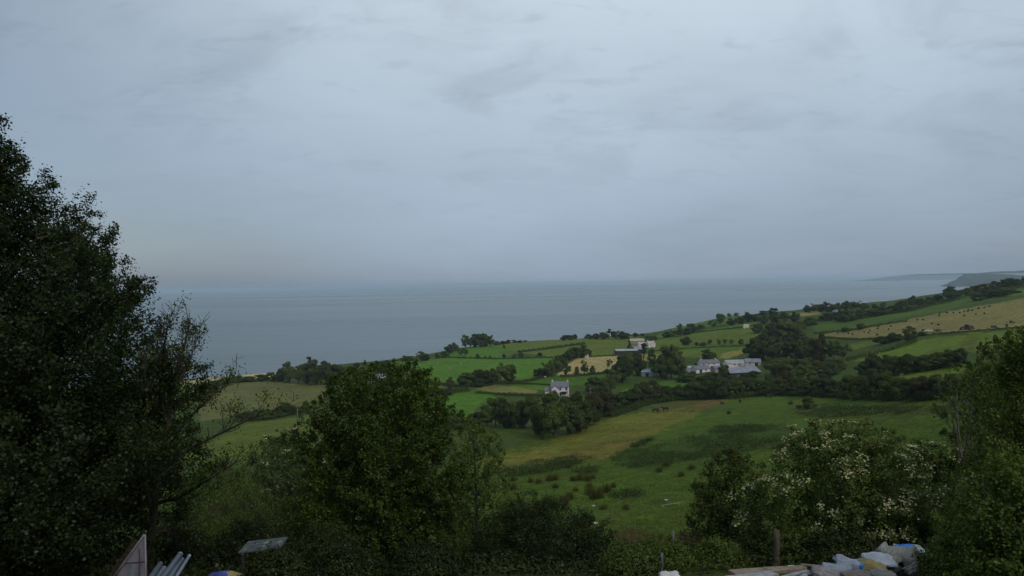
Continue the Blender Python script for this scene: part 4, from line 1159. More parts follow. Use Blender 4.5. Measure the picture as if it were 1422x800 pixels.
def wing(root, w, d, h, rise, at=(0, 0, 0), rz=0.0, wall=WHITE, roof=SLATE, chim=(), wins=(), doors=(), ov=0.3):
    """one gabled wing as wall / roof / windows / doors under root; windows are (face, along, z, width, height)"""
    M = Matrix.Translation(at) @ Matrix.Rotation(rz, 4, 'Z')
    def part(name, bm, mat, parent=root):
        o = link(name, bm_mesh(name, bm, mat), parent)
        if parent is root: o.matrix_local = M
        return o
    bm = bmesh.new(); prism_walls(bm, w, d, h, rise); part('wall', bm, wall)
    bm = bmesh.new(); roof_slabs(bm, w, d, h, rise, ov); rf = part('roof', bm, roof)
    for cx in chim:
        bm = bmesh.new(); add_box(bm, cx, 0, h + rise + 0.1, 0.6, 0.8, 1.2); add_box(bm, cx, 0, h + rise + 0.74, 0.75, 0.95, 0.12)
        for k in (-0.22, 0.22): add_tube(bm, [(cx, k, h + rise + 0.8), (cx, k, h + rise + 1.05)], [0.13, 0.11], 8)
        link('chimney', bm_mesh('chimney', bm, BRICK if wall is not WHITE else WHITE), rf)
    for kind, lst in (('window', wins), ('door', doors)):
        for (face, al, z, ww, hh) in lst:
            fr, pn = bmesh.new(), bmesh.new()
            def bx(bm, a, zz, sw, sh, t, off):
                if face == 'f': add_box(bm, a, -d / 2 - off, zz, sw, t, sh)
                elif face == 'b': add_box(bm, a, d / 2 + off, zz, sw, t, sh)
                elif face == 'l': add_box(bm, -w / 2 - off, a, zz, t, sw, sh)
                else: add_box(bm, w / 2 + off, a, zz, t, sw, sh)
            if kind == 'window':
                for s in (-1, 1):
                    bx(fr, al + s * ww / 2, z, 0.08, hh + 0.08, 0.10, 0.05)
                    bx(fr, al, z + s * hh / 2, ww - 0.08, 0.08, 0.10, 0.05)
                bx(fr, al, z, 0.05, hh - 0.08, 0.06, 0.05)
                bx(fr, al, z - hh / 2 - 0.08, ww + 0.2, 0.07, 0.2, 0.08)
                wo = part('window', fr, WHITE)
                bx(pn, al, z, ww - 0.06, hh - 0.06, 0.04, 0.02)
                po = link('pane', bm_mesh('pane', pn, GLASS), wo)
            else:
                bx(pn, al, z, ww, hh, 0.08, 0.04); part('door', pn, DARKIN)

def building(name, label, cat, u, v, rz, D=None, group=None):
    p = place(u, v) if D is None else P(u, v, D)
    r = empty(name, p, rz); tag(r, label, cat, group)
    return r, p

# white farmhouse in the valley
r, p = building('farmhouse', 'white two storey farmhouse with grey slate roof and two chimneys', 'house', 778, 549, R(-8)); r.scale = (0.92,) * 3
wing(r, 9.2, 6.0, 4.9, 2.5, chim=(-4.1, 4.1), wins=[('f', 0.4, 3.9, 1.0, 1.4), ('f', 3.6, 3.9, 1.2, 1.6), ('f', 2.2, 1.5, 2.2, 1.3), ('l', 0.6, 3.5, 0.9, 1.3), ('r', 0.0, 3.4, 0.9, 1.3)], doors=[('f', 0.4, 1.0, 1.0, 2.1)])
wing(r, 5.2, 3.6, 4.3, 1.7, at=(-2.2, -3.3, 0), rz=R(90), wins=[('l', 0.0, 3.2, 1.3, 0.9), ('l', 0.4, 1.2, 0.9, 1.2)])
wing(r, 3.4, 4.6, 2.6, 1.4, at=(-6.35, 0.3, 0), wins=[('l', 0, 1.5, 0.8, 1.1)])
bm = bmesh.new(); add_box(bm, 2.6, -4.0, 2.42, 3.6, 1.9, 0.14); add_box(bm, 4.2, -4.8, 1.1, 0.15, 0.15, 2.5); add_box(bm, 1.0, -4.8, 1.1, 0.15, 0.15, 2.5)
link('porch', bm_mesh('porch', bm, DARKIN), r)
bm = bmesh.new(); add_box(bm, 1.5, -7.2, 0.3, 13, 0.3, 0.9)
o = link('garden_wall', bm_mesh('garden_wall', bm, STONE), None, tuple(p)); o.rotation_euler.z = R(-8); tag(o, 'low stone garden wall in front of the white farmhouse', 'wall')

# grey roofed farm
r, p = building('farm_shed', 'big open fronted grey farm shed nearest in the grey roofed farm', 'shed', 1028, 522, R(12))
wing(r, 18, 12, 2.6, 2.2, wall=DARKIN, roof=GREYSHEET, ov=0.5)  # closed walls, their dark colour stands in for the shaded open front
bm = bmesh.new(); add_box(bm, -2, -6.7, 0.9, 15, 0.12, 1.5); link('gate', bm_mesh('gate', bm, GREYSHEET), r)
r, p = building('barn', 'long pale roofed white barn at the back of the grey roofed farm', 'barn', 1027, 509, R(4)); r.scale = (0.9,) * 3
wing(r, 21, 9, 2.5, 2.2, wall=WHITE, roof=PALESHEET, wins=[('f', -5, 2.2, 1.4, 1.2), ('f', -2, 2.2, 1.4, 1.2), ('f', 2.6, 2.2, 1.4, 1.2), ('f', 6, 2.2, 1.2, 1.2)], doors=[('f', 9, 1.2, 2.4, 2.6)])
r, p = building('barn', 'white gabled barn left in the grey roofed farm', 'barn', 973, 517, R(18)); r.scale = (0.9,) * 3
wing(r, 11, 7, 2.6, 2.2, wall=WHITE, roof=SLATE, wins=[('f', 2, 1.8, 1.2, 1.0)], doors=[('f', -2, 1.1, 2.0, 2.4)])
r, p = building('farmhouse', 'grey slate roofed farmhouse behind the white gabled barn', 'house', 984, 511, R(6)); r.scale = (0.85,) * 3
wing(r, 15, 7, 3.9, 2.4, wall=WHITE, roof=SLATE, chim=(-6, 5.5), wins=[('f', -5, 3.2, 1.0, 1.2), ('f', -1, 3.2, 1.0, 1.2), ('f', 3, 3.2, 1.0, 1.2), ('f', -5, 1.2, 1.0, 1.2)], doors=[('f', 1, 1.0, 1.0, 2.0)])
r, p = building('lean_to_shed', 'small white lean to shed at the left end of the grey roofed farm', 'shed', 961, 516, R(10))
wing(r, 6, 5, 2.4, 1.1, wall=WHITE, roof=PALESHEET, doors=[('f', 0.5, 1.0, 1.6, 1.9)])
r, p = building('barn', 'white rendered barn at the right end of the grey roofed farm', 'barn', 1045, 508, R(-10))
wing(r, 9, 6, 2.5, 1.8, wall=simple('grey_render', (0.40, 0.39, 0.39), 0.85, 0.2, 0.8), roof=GREYSHEET, wins=[('f', -2, 1.9, 1.2, 1.0)], doors=[('f', 2, 1.1, 2.0, 2.2)])
r, p = building('stone_shed', 'low brick coloured shed by the round tree at the farm', 'shed', 997, 517, R(14))
wing(r, 7, 5, 2.5, 1.4, wall=BRICK, roof=SLATE, doors=[('f', 0, 1.0, 1.6, 1.9)])
# sheds and cottages near the sea
r, p = building('cattle_shed', 'long low shed with pale roof and dark open front near the sea', 'shed', 869, 491, R(4)); r.scale = (0.85,) * 3
wing(r, 20, 9, 3.0, 1.2, wall=DARKIN, roof=PALESHEET, ov=0.5)  # solid front coloured dark in place of a shaded opening
r, p = building('cattle_shed', 'darker curved end shed joined right of the long low shed', 'shed', 887, 490, R(8))
wing(r, 9, 9, 3.2, 1.8, wall=DARKIN, roof=GREYSHEET, ov=0.4)
r, p = building('cottage', 'pale pink rendered cottage facing right beside the long low shed', 'house', 903, 482, R(25)); r.scale = (0.75,) * 3
wing(r, 9, 6.5, 4.0, 2.6, wall=WHITE, roof=PINKROOF, chim=(-3.8, 3.8), wins=[('f', -2, 2.6, 1.0, 1.1), ('f', 2, 2.6, 1.0, 1.1), ('r', 0, 2.6, 1, 1.1)], doors=[('f', 0, 1.0, 1.0, 2.0)])
r, p = building('cottage', 'low pink roofed cottage behind the long low shed', 'house', 893, 481, R(6)); r.scale = (0.75,) * 3
wing(r, 12, 6, 2.8, 2.0, wall=WHITE, roof=PINKROOF, chim=(-5,), wins=[('f', -3, 1.5, 1.0, 1.0), ('f', 3, 1.5, 1.0, 1.0)], doors=[('f', 0, 1.0, 1.0, 1.9)])
r, p = building('barn', 'farthest buff roofed barn on the sea side of the cottages', 'barn', 884, 477, R(2))
wing(r, 13, 6, 2.6, 1.6, wall=STONE, roof=simple('buff_roof', (0.34, 0.30, 0.22), 0.8, 0.25, 0.6))
r, p = building('tin_shed', 'small blue grey tin shed among trees left of the farm', 'shed', 901, 522, R(-30))
wing(r, 7, 5.5, 2.6, 1.5, wall=PALESHEET, roof=simple('blue_tin', (0.30, 0.37, 0.42), 0.45, 0.2, 0.6), doors=[('f', 0, 1.0, 1.8, 2.0)])
r, p = building('cottage', 'tiny white cottage at the top left corner of the small mown field', 'house', 814, 497, R(20)); r.scale = (0.6,) * 3
wing(r, 5, 4, 2.6, 1.8, wall=WHITE, roof=PALESHEET, wins=[('f', 1, 1.5, 0.8, 0.9)], doors=[('f', -1, 1.0, 0.9, 1.9)])
r, p = building('house', 'pale house on the far slope above the orchard', 'house', 1036, 455, R(0)); r.scale = (0.62,) * 3
wing(r, 8, 6, 2.8, 2.0, wall=WHITE, roof=PINKROOF, wins=[('f', 2, 1.6, 1.0, 1.0)], doors=[('f', -1.5, 1.0, 1.0, 2.0)])
r, p = building('cottage', 'white cottage among far trees above the dark wood', 'house', 1160, 435, R(15)); r.scale = (0.62,) * 3
wing(r, 7, 5.5, 3.0, 2.0, wall=WHITE, roof=SLATE, chim=(3,), wins=[('f', -2, 1.7, 1.0, 1.0), ('f', 2, 1.7, 1.0, 1.0)], doors=[('f', 0, 1.0, 0.9, 1.9)])
r, p = building('house', 'grey roofed house half hidden right of the seaside wood', 'house', 522, 531, R(10))
wing(r, 13, 7, 3.0, 2.4, wall=STONE, roof=PALESHEET, chim=(5.5,), wins=[('f', -3, 1.6, 1.0, 1.0), ('f', 3, 1.6, 1.0, 1.0)], doors=[('f', 0, 1.0, 1.0, 2.0)])
r, p = building('outhouse', 'low pale outhouse between the seaside wood and the brown field', 'shed', 553, 533, R(6))
wing(r, 9, 4, 2.0, 0.9, wall=WHITE, roof=PALESHEET, doors=[('f', 1, 0.9, 0.9, 1.7)])

# ------------------------------------------------------------------ round bales, tractor, trailer, pick-up
BALEW = simple('black_wrap', (0.018, 0.018, 0.018), 0.5, 0.35, 2.0, spec=0.25)
def bale_mesh(seed):
    bm = bmesh.new()
    prof = [(-0.62, 0.0), (-0.63, 0.35), (-0.60, 0.60), (-0.5, 0.68), (0, 0.70), (0.5, 0.68), (0.60, 0.60), (0.63, 0.35), (0.62, 0.0)]
    rg_ = random.Random(seed)
    rings = []
    for (x, rad) in prof:
        rings.append([bm.verts.new((x, rad * math.cos(a) * (1 + rg_.uniform(-.02, .02)), 0.66 + rad * math.sin(a) * 0.95 + (0.03 if math.sin(a) < -0.8 else 0))) for a in [2 * math.pi * k / 20 for k in range(20)]])
    for i in range(len(rings) - 1):
        for k in range(20):
            if i == 0: bm.faces.new((rings[0][0], rings[1][(k + 1) % 20], rings[1][k])) if k else bm.faces.new((rings[0][0], rings[1][1], rings[1][0]))
            elif i == len(rings) - 2: bm.faces.new((rings[-1][0], rings[i][k], rings[i][(k + 1) % 20]))
            else: bm.faces.new((rings[i][k], rings[i][(k + 1) % 20], rings[i + 1][(k + 1) % 20], rings[i + 1][k]))
    for f in list(bm.verts):
        if not f.link_faces: bm.verts.remove(f)
    return bm_mesh('round_bale', bm, BALEW, smooth=True)
BALES = [bale_mesh(s) for s in (1, 2, 3)]
BP = [(1163, 462), (1178, 463), (1184, 464), (1200, 461), (1206, 462), (1208, 459), (1219, 456), (1218, 465), (1220, 453), (1234, 457), (1237, 453), (1258, 446), (1274, 444), (1282, 444), (1294, 449), (1303, 451), (1304, 438), (1305, 435),
      (1324, 434), (1339, 438), (1355, 436), (1367, 435), (1333, 434), (1339, 432), (1344, 432), (1350, 431), (1359, 428), (1367, 427), (1404, 447), (1398, 452), (1378, 454), (1382, 454), (1282, 459), (1351, 456), (1334, 457),
      (1315, 434), (1345, 430), (1374, 425)]
for i, (u, v) in enumerate(BP):
    p = place(u, v + 1)
    o = link('round_bale', BALES[i % 3], None, (p.x, p.y, p.z - 0.03))
    o.rotation_euler = (0, 0, random.uniform(0, 3.14)); s = random.uniform(0.72, 0.9); o.scale = (s, s, s)
    tag(o, 'black wrapped round bale lying on the mown yellow field', 'bale', 'black bales on the mown field')

RUST = simple('rusty_red_paint', (0.085, 0.036, 0.030), 0.6, 0.3, 2.0)
RUBBER = simple('tyre_rubber', (0.02, 0.02, 0.02), 0.85, 0.2, 4.0)
STEEL = simple('grey_steel', (0.22, 0.24, 0.25), 0.5, 0.2, 2.0)
PALEPAINT = simple('pale_vehicle_paint', (0.40, 0.45, 0.45), 0.35, 0.12, 1.0, spec=0.5)
def wheel(parent, x, y, r, w):
    bm = bmesh.new()
    M = Matrix.Translation((x, y, r)) @ Matrix.Rotation(R(90), 4, 'X')
    bmesh.ops.create_cone(bm, cap_ends=True, segments=20, radius1=r, radius2=r, depth=w, matrix=M)
    es = [e for e in bm.edges if len(e.link_faces) == 2 and any(len(f.verts) > 4 for f in e.link_faces)]
    bmesh.ops.bevel(bm, geom=es, offset=min(0.06, r * 0.15), segments=2, affect='EDGES')
    o = link('wheel', bm_mesh('wheel', bm, RUBBER, smooth=False), parent)
    bm = bmesh.new()
    bmesh.ops.create_cone(bm, cap_ends=True, segments=16, radius1=r * 0.55, radius2=r * 0.5, depth=w + 0.03, matrix=M)
    link('rim', bm_mesh('rim', bm, STEEL), o)
p = place(1340, 458)
tr = empty('tractor', p, R(172)); tag(tr, 'rusty red tractor parked on the mown field among the bales', 'tractor')
bm = bmesh.new(); add_box(bm, 0.9, 0, 1.25, 2.2, 0.85, 0.85, bevel=0.12); add_box(bm, -0.7, 0, 0.95, 1.6, 0.9, 0.6, bevel=0.05); link('body', bm_mesh('body', bm, RUST), tr)
bm = bmesh.new()
for sx in (-1.5, 0.0):
    for sy in (-0.7, 0.7): add_box(bm, sx, sy, 1.95, 0.09, 0.09, 1.4)
add_box(bm, -0.75, 0, 2.7, 1.8, 1.65, 0.12, bevel=0.04); add_box(bm, -0.75, 0, 1.35, 1.6, 1.5, 0.2)
cb = link('cab', bm_mesh('cab', bm, RUST), tr)
bm = bmesh.new(); add_box(bm, -0.75, -0.70, 2.05, 1.38, 0.03, 1.15); add_box(bm, -0.75, 0.70, 2.05, 1.38, 0.03, 1.15); add_box(bm, 0.0, 0, 2.05, 0.03, 1.28, 1.15); add_box(bm, -1.5, 0, 2.05, 0.03, 1.28, 1.15)
link('windscreen', bm_mesh('windscreen', bm, GLASS), cb)
bm = bmesh.new(); add_tube(bm, [(1.2, 0.2, 1.6), (1.2, 0.2, 2.6)], [0.06, 0.06], 8); link('exhaust', bm_mesh('exhaust', bm, STEEL), tr)
for sy in (-0.85, 0.85): wheel(tr, -0.85, sy, 0.85, 0.45); wheel(tr, 1.45, sy * 0.9, 0.5, 0.3)
p = place(1348, 457.5)
bl = empty('baler', p, R(172)); tag(bl, 'dark red round baler hitched behind the tractor', 'baler')
bm = bmesh.new(); bmesh.ops.create_cone(bm, cap_ends=True, segments=20, radius1=0.95, radius2=0.95, depth=1.5, matrix=Matrix.Translation((0, 0, 1.35)) @ Matrix.Rotation(R(90), 4, 'X')); add_box(bm, 1.4, 0, 0.7, 1.9, 0.16, 0.14); add_box(bm, 0.5, 0, 0.7, 0.9, 1.6, 0.5, bevel=0.05)
link('body', bm_mesh('body', bm, RUST), bl)
for sy in (-1.0, 1.0): wheel(bl, -0.1, sy, 0.5, 0.3)
p = place(1290, 461.5)
pk = empty('pickup', p, R(4)); tag(pk, 'pale grey pickup parked at the lower edge of the mown field', 'pickup')
bm = bmesh.new()
pr = [(-2.5, 0.5), (2.45, 0.5), (2.5, 0.95), (1.3, 1.08), (0.7, 1.72), (-0.7, 1.75), (-0.85, 1.1), (-2.5, 1.1)]
a = [bm.verts.new((x, -0.88, z)) for x, z in pr]; b = [bm.verts.new((x, 0.88, z)) for x, z in pr]
bm.faces.new(a); bm.faces.new(b[::-1])
for i in range(len(pr)): bm.faces.new((a[i], b[i], b[(i + 1) % len(pr)], a[(i + 1) % len(pr)]))
bmesh.ops.bevel(bm, geom=bm.edges[:], offset=0.06, segments=2, affect='EDGES')
link('body', bm_mesh('body', bm, PALEPAINT), pk)
bm = bmesh.new()
for sy in (-0.885, 0.885): add_box(bm, 0.0, sy, 1.42, 1.1, 0.02, 0.42)
add_box(bm, 1.02, 0, 1.42, 0.03, 1.5, 0.5, rot=Euler((0, R(-43), 0)))
link('windscreen', bm_mesh('windscreen', bm, GLASS), pk)
for sx in (-1.55, 1.5):
    for sy in (-0.85, 0.85): wheel(pk, sx, sy, 0.38, 0.25)
p = place(1302, 461.5)
tl = empty('trailer', p, R(4)); tag(tl, 'dark slatted livestock trailer behind the pale grey pickup', 'trailer')
bm = bmesh.new(); add_box(bm, 0, 0, 0.7, 3.4, 1.7, 0.15)
for sx in np.linspace(-1.65, 1.65, 7):
    for sy in (-0.82, 0.82): add_box(bm, sx, sy, 1.3, 0.08, 0.06, 1.1)
for z in (1.0, 1.35, 1.75):
    for sy in (-0.87, 0.87): add_box(bm, 0, sy, z, 3.45, 0.04, 0.14)
add_box(bm, -2.4, 0, 0.6, 1.4, 0.1, 0.1)
link('body', bm_mesh('body', bm, DARKIN), tl)
for sy in (-0.95, 0.95): wheel(tl, 0.4, sy, 0.42, 0.25)

# ------------------------------------------------------------------ cattle and sheep (skin modifier bodies)
def skinned(name, joints, edges, radii, mat, levels=2):
    me = bpy.data.meshes.new('tmp'); me.from_pydata(joints, edges, []); me.update()
    o = bpy.data.objects.new('tmp', me); COL.objects.link(o)
    sk = o.modifiers.new('s', 'SKIN'); sb = o.modifiers.new('b', 'SUBSURF'); sb.levels = levels
    for i, r in enumerate(radii):
        r = r if isinstance(r, tuple) else (r, r)
        me.skin_vertices[0].data[i].radius = r
    me.skin_vertices[0].data[0].use_root = True
    bpy.context.view_layer.update()
    dg = bpy.context.evaluated_depsgraph_get()
    m2 = bpy.data.meshes.new_from_object(o.evaluated_get(dg))
    m2.name = name
    bpy.data.objects.remove(o)
    m2.materials.clear(); m2.materials.append(mat)
    for f in m2.polygons: f.use_smooth = True
    return m2
def quadruped(name, mat, s, graze):
    j = [(0, 0, 1.02), (-0.55, 0, 1.05), (-0.85, 0, 1.08), (0.5, 0, 1.02), (0.85, 0, 1.1)]
    e = [(0, 1), (1, 2), (0, 3), (3, 4)]
    r = [0.36, 0.35, 0.26, 0.37, 0.27]
    if graze: neck = [(1.1, 0, 0.95), (1.32, 0, 0.55), (1.45, 0, 0.28)]
    else: neck = [(1.12, 0, 1.3), (1.35, 0, 1.45), (1.62, 0, 1.3)]
    b = len(j); j += neck; e += [(4, b), (b, b + 1), (b + 1, b + 2)]; r += [0.19, 0.15, 0.085]
    for sy in (-0.2, 0.2):
        b = len(j); j += [(0.66, sy, 0.75), (0.66, sy, 0.40), (0.64, sy, 0.06)]; e += [(3, b), (b, b + 1), (b + 1, b + 2)]; r += [0.13, 0.075, 0.06]
        b = len(j); j += [(-0.72, sy, 0.78), (-0.86, sy, 0.45), (-0.80, sy, 0.06)]; e += [(1, b), (b, b + 1), (b + 1, b + 2)]; r += [0.17, 0.075, 0.06]
    b = len(j); j += [(-1.08, 0, 0.95), (-1.1, 0, 0.45)]; e += [(2, b), (b, b + 1)]; r += [0.04, 0.035]
    # ears
    hd = len(r) and 6
    for sy in (-1, 1):
        b = len(j); hx = j[6]; j += [(hx[0] - 0.02, sy * 0.22, hx[2] + 0.1)]; e += [(6, b)]; r += [0.035]
    j = [tuple(c * s for c in q) for q in j]; r = [q * s for q in r]
    return skinned(name, j, e, r, mat)
BLACKHIDE = simple('black_hide', (0.012, 0.011, 0.010), 0.7, 0.3, 3.0)
PALEHIDE = simple('pale_hide', (0.42, 0.36, 0.27), 0.8, 0.15, 3.0)
FLEECE = simple('fleece', (0.42, 0.40, 0.34), 0.95, 0.15, 5.0)
COWS = [quadruped('cow', BLACKHIDE, 1.0, True), quadruped('cow', BLACKHIDE, 1.0, False)]
COWP = quadruped('cow', PALEHIDE, 1.0, True)
CL = [(910, 573, 0, 10, 'black cow grazing at the dry pasture edge, nearer the wood'), (924, 571, 1, 200, 'black cow with raised head at the dry pasture edge, right of another'),
      (1003, 562, 0, 120, 'small black calf where the dry strip meets the green pasture'), (1028, 560, 1, 70, 'black cow standing alone on the green pasture crest'),
      (1067, 553, 0, 20, 'black cow grazing below the long hedge, left of a pair'), (1080, 550, 1, 170, 'black cow below the long hedge, right of a pair'), (1092, 543, 2, 10, 'pale cream cow by the long hedge above the pasture')]
for (u, v, k, a, lab) in CL:
    p = place(u, v)
    o = link('cow', COWP if k == 2 else COWS[k], None, p); o.rotation_euler.z = R(a)
    s = 0.7 if 'calf' in lab else 1.12
    o.scale = (s, s, s); tag(o, lab, 'cow', 'cattle in the pasture')
SHM = quadruped('sheep', FLEECE, 0.62, True)
for i, (u, v) in enumerate([(596, 506), (608, 505), (640, 505), (655, 503), (690, 505), (715, 506), (733, 506), (577, 521), (595, 520), (660, 516), (700, 512), (583, 508), (625, 512), (720, 523), (740, 522)]):
    p = place(u, v)
    o = link('sheep', SHM, None, p); o.rotation_euler.z = random.uniform(0, 6.28); o.scale = (0.8,) * 3
    tag(o, 'white sheep grazing in the wide green field by the sea', 'sheep', 'sheep in the seaside field')
for (u, v, lab) in [(757, 525, 'white sheep on the green strip left of the white farmhouse')]:
    p = place(u, v); o = link('sheep', SHM, None, p); o.rotation_euler.z = 1.0; o.scale = (1.3,) * 3; tag(o, lab, 'sheep')

# unseen house and trees added behind the camera to help shade the yard
r = empty('house', (1.0, -4.9, 69.0)); tag(r, 'unseen rendered house added behind the viewpoint, shading the yard', 'house')
wing(r, 17, 8.4, 6.6, 3.0, wall=simple('old_render', (0.38, 0.37, 0.34), 0.9, 0.15, 0.6), roof=SLATE, chim=(-7.4, 7.4), wins=[('b', -5.5, 5.0, 1.3, 1.3), ('b', 4.5, 5.0, 1.3, 1.3), ('b', -5.5, 2.0, 1.5, 1.4), ('b', 4.5, 2.0, 1.5, 1.4)], doors=[('b', 0.5, 1.2, 1.1, 2.2)], ov=0.25)
for gx, gy, gh, lab in [(-15, -7, 14, 'unseen tree added left behind the viewpoint to shade the yard'), (17, -6, 13, 'unseen tree added right behind the viewpoint to shade the yard')]:
    cm, tk = proto('broad', 1)
    r = empty('tree', (gx, gy, gz(gx, gy) if gy > -20 else 70), 1.0); r.scale = (gh / 9, gh / 9, gh / 10); tag(r, lab, 'tree', 'unseen trees added behind the viewpoint')
    link('crown', cm, r); link('trunk', tk, r)

# ------------------------------------------------------------------ poles, posts, fence
POLE = simple('weathered_pole', (0.20, 0.185, 0.16), 0.85, 0.25, 3.0)
POSTW = simple('grey_post', (0.13, 0.115, 0.095), 0.9, 0.35, 8.0, 0.4)
def pole(u, v, hpx, lab):
    p = place(u, v); h = hpx * p.y / F
    r = empty('utility_pole', p); tag(r, lab, 'utility pole')
    bm = bmesh.new(); add_tube(bm, [(0, 0, -0.5), (0, 0, h)], [0.16, 0.11], 8); link('post', bm_mesh('post', bm, POLE), r)
    bm = bmesh.new(); add_box(bm, 0, -0.14, h - 0.4, 1.3, 0.09, 0.11)
    for k in (-0.55, 0, 0.55): add_tube(bm, [(k, -0.14, h - 0.35), (k, -0.14, h - 0.15)], [0.05, 0.04], 6)
    link('crossarm', bm_mesh('crossarm', bm, POLE), r)
pole(820, 560, 22, 'wooden utility pole rising from the trees right of the white farmhouse')
pole(413, 578, 18, 'pale wooden utility pole on the hedge below the brown seaside field')
pole(1252, 534, 16, 'thin wooden pole in the hedge under the right green field')

def wire_fence(pts, label, h=1.15):
    Q = [hit(u, v) for u, v in pts]
    base = Q[0]
    r = empty('wire_fence', base); tag(r, label, 'fence')
    for q in Q:
        bm = bmesh.new(); q = q - base
        add_tube(bm, [(q.x, q.y, q.z - 0.3), (q.x + random.uniform(-.05, .05), q.y, q.z + h)], [0.055, 0.05], 6)
        link('post', bm_mesh('post', bm, POSTW), r)
    bm = bmesh.new()
    for k in (0.35, 0.7, 1.05):
        add_tube(bm, [q - base + Vector((0, 0, k)) for q in Q], [0.009] * len(Q), 4)
    link('wire', bm_mesh('wire', bm, simple('rusty_wire', (0.06, 0.055, 0.05), 0.7, 0.2, 5.0)), r)
wire_fence([(742, 734), (795, 730), (850, 722), (905, 712), (960, 703)], 'wire fence on thin posts crossing the near pasture')
wire_fence([(700, 652), (760, 648), (823, 640), (880, 618), (920, 604)], 'far wire fence along the edge of the dry strip')
p = hit(918, 706)
bm = bmesh.new(); add_tube(bm, [(0, 0, 0.35), (1.3, 0.1, 0.5), (2.6, 0.25, 0.62)], [0.05, 0.05, 0.045], 8); add_box(bm, 0.3, 0.02, 0.1, 0.08, 0.08, 0.6); add_box(bm, 2.3, 0.2, 0.2, 0.08, 0.08, 0.75)
tag(link('rail', bm_mesh('rail', bm, simple('pale_rail', (0.22, 0.22, 0.19), 0.7, 0.2, 3.0)), None, p), 'pale wooden rail lying along the fence in the near pasture', 'rail')
BAGW = simple('white_plastic', (0.46, 0.47, 0.49), 0.5, 0.12, 2.0)
for (u, v, lab) in [(824, 703, 'white scrap of plastic on the grass left of the fence post'), (827, 727, 'white scrap of plastic on the grass below the fence'), (925, 695, 'small white scrap of plastic by the pale rail')]:
    p = hit(u, v); bm = bmesh.new()
    bmesh.ops.create_icosphere(bm, subdivisions=3, radius=0.16)
    for w in bm.verts:
        n = mnoise.noise(w.co * 9 + Vector((u, 0, 0))); w.co *= 1 + 0.45 * n; w.co.z *= 0.5; w.co.x *= 1.5
    tag(link('plastic_scrap', bm_mesh('plastic_scrap', bm, BAGW, smooth=True), None, p + Vector((0, 0, 0.06))), lab, 'litter')

# lone stakes and post near the yard
def stake(u, vtop, vbot, D, r0, name, lab, mat, cat):
    a, b = P(u, vtop, D), P(u, vbot, D)
    g = gz(b.x, b.y); b = Vector((b.x, b.y, min(b.z, g) - 0.2))
    rg_ = random.Random(u); bm = bmesh.new()
    n = 8; L = (a - b).length
    add_tube(bm, [b + (a - b) * (k / n) + Vector((rg_.uniform(-1, 1), rg_.uniform(-1, 1), 0)) * r0 * 0.25 - b for k in range(n + 1)], [r0 * rg_.uniform(0.88, 1.08) for k in range(n + 1)], 9)
    tag(link(name, bm_mesh(name, bm, mat, smooth=True), None, b), lab, cat)
BROWNW = simple('old_brown_wood', (0.075, 0.06, 0.043), 0.9, 0.35, 5.0, 0.5)
GREYT = simple('grey_stake', (0.10, 0.105, 0.105), 0.7, 0.25, 5.0)
stake(1079, 737, 800, 18.6, 0.075, 'wooden_post', 'thick weathered brown post behind the timber stack', BROWNW, 'post')
stake(935, 738, 800, 22, 0.045, 'wooden_stake', 'tall thin grey stake, the tallest left of the timber stack', GREYT, 'stake')
stake(899, 772, 815, 17.8, 0.03, 'wooden_stake', 'short grey stake farthest left of the white bag', GREYT, 'stake')
stake(919, 768, 815, 17.6, 0.035, 'wooden_stake', 'pale short stake beside the white bag, in the nettles', GREYT, 'stake')
stake(1022, 757, 800, 20, 0.05, 'wooden_stake', 'dark old stake hidden in growth left of the thick post', BROWNW, 'stake')

# ------------------------------------------------------------------ yard clutter
def onyard(u, v, D, lift=0.0):
    p = P(u, v, D)
    return Vector((p.x, p.y, gz(p.x, p.y) + lift))
def sack(name, lab, u, v, D, size, rz, tilt, mat, seed, cat='sack', group='sacks piled at the yard edge', mats=None, split=None, crease=0.10):
    """limp filled sack: pillow with pinched ends, sag and creases"""
    size = (size[0], size[1] * 0.85, size[2] * 0.72); tilt = (tilt[0] * 0.55, tilt[1])
    bm = bmesh.new()
    bmesh.ops.create_cube(bm, size=2.0)
    bmesh.ops.subdivide_edges(bm, edges=bm.edges[:], cuts=22, use_grid_fill=True)
    sv = Vector((seed * 3.1, seed * 1.7, 0))
    for w in bm.verts:
        x, y, z = w.co
        puff = (1 - abs(x) ** 3.5) ** 0.5 if abs(x) < 1 else 0.0
        puffy = (1 - abs(y) ** 4) ** 0.5 if abs(y) < 1 else 0.0
        z2 = z * (0.12 + 0.88 * puff * puffy)
        nx = mnoise.noise(Vector((x * 1.2, y * 1.2, z * 0.6)) + sv)
        n2 = mnoise.noise(Vector((x * 1.6, y * 1.3, z * 0.5)) + sv)
        fine_ = 0.5 - abs(mnoise.noise(Vector((x * 1.5 - y * 1.2, y * 6.0, z * 0.4)) + sv))
        ridge = abs(mnoise.noise(Vector((x * 0.9 + y * 1.4, y * 3.4, 0.3)) + sv))
        w.co = Vector(((x + 0.08 * nx) * size[0] / 2, (y * (0.86 + 0.14 * (1 - x * x)) + 0.08 * n2) * size[1] / 2,
                       (z2 + 0.38 * nx + crease * 3.5 * n2 - crease * 9.0 * ridge + crease * 3.0 * fine_ + 0.5) * size[2] / 2))
    if split:
        for f in bm.faces:
            c = f.calc_center_median()
            t = c.x / (size[0] / 2)
            f.material_index = 1 if split[0] < t + 0.08 * math.sin(c.y * 30) < split[1] else 0
    o = link(name, bm_mesh(name, bm, mat, *(mats or []), smooth=True))
    o.location = P(u, v, D)
    o.rotation_euler = (R(tilt[0]), R(tilt[1]), R(rz))
    tag(o, lab, cat, group)
    return o
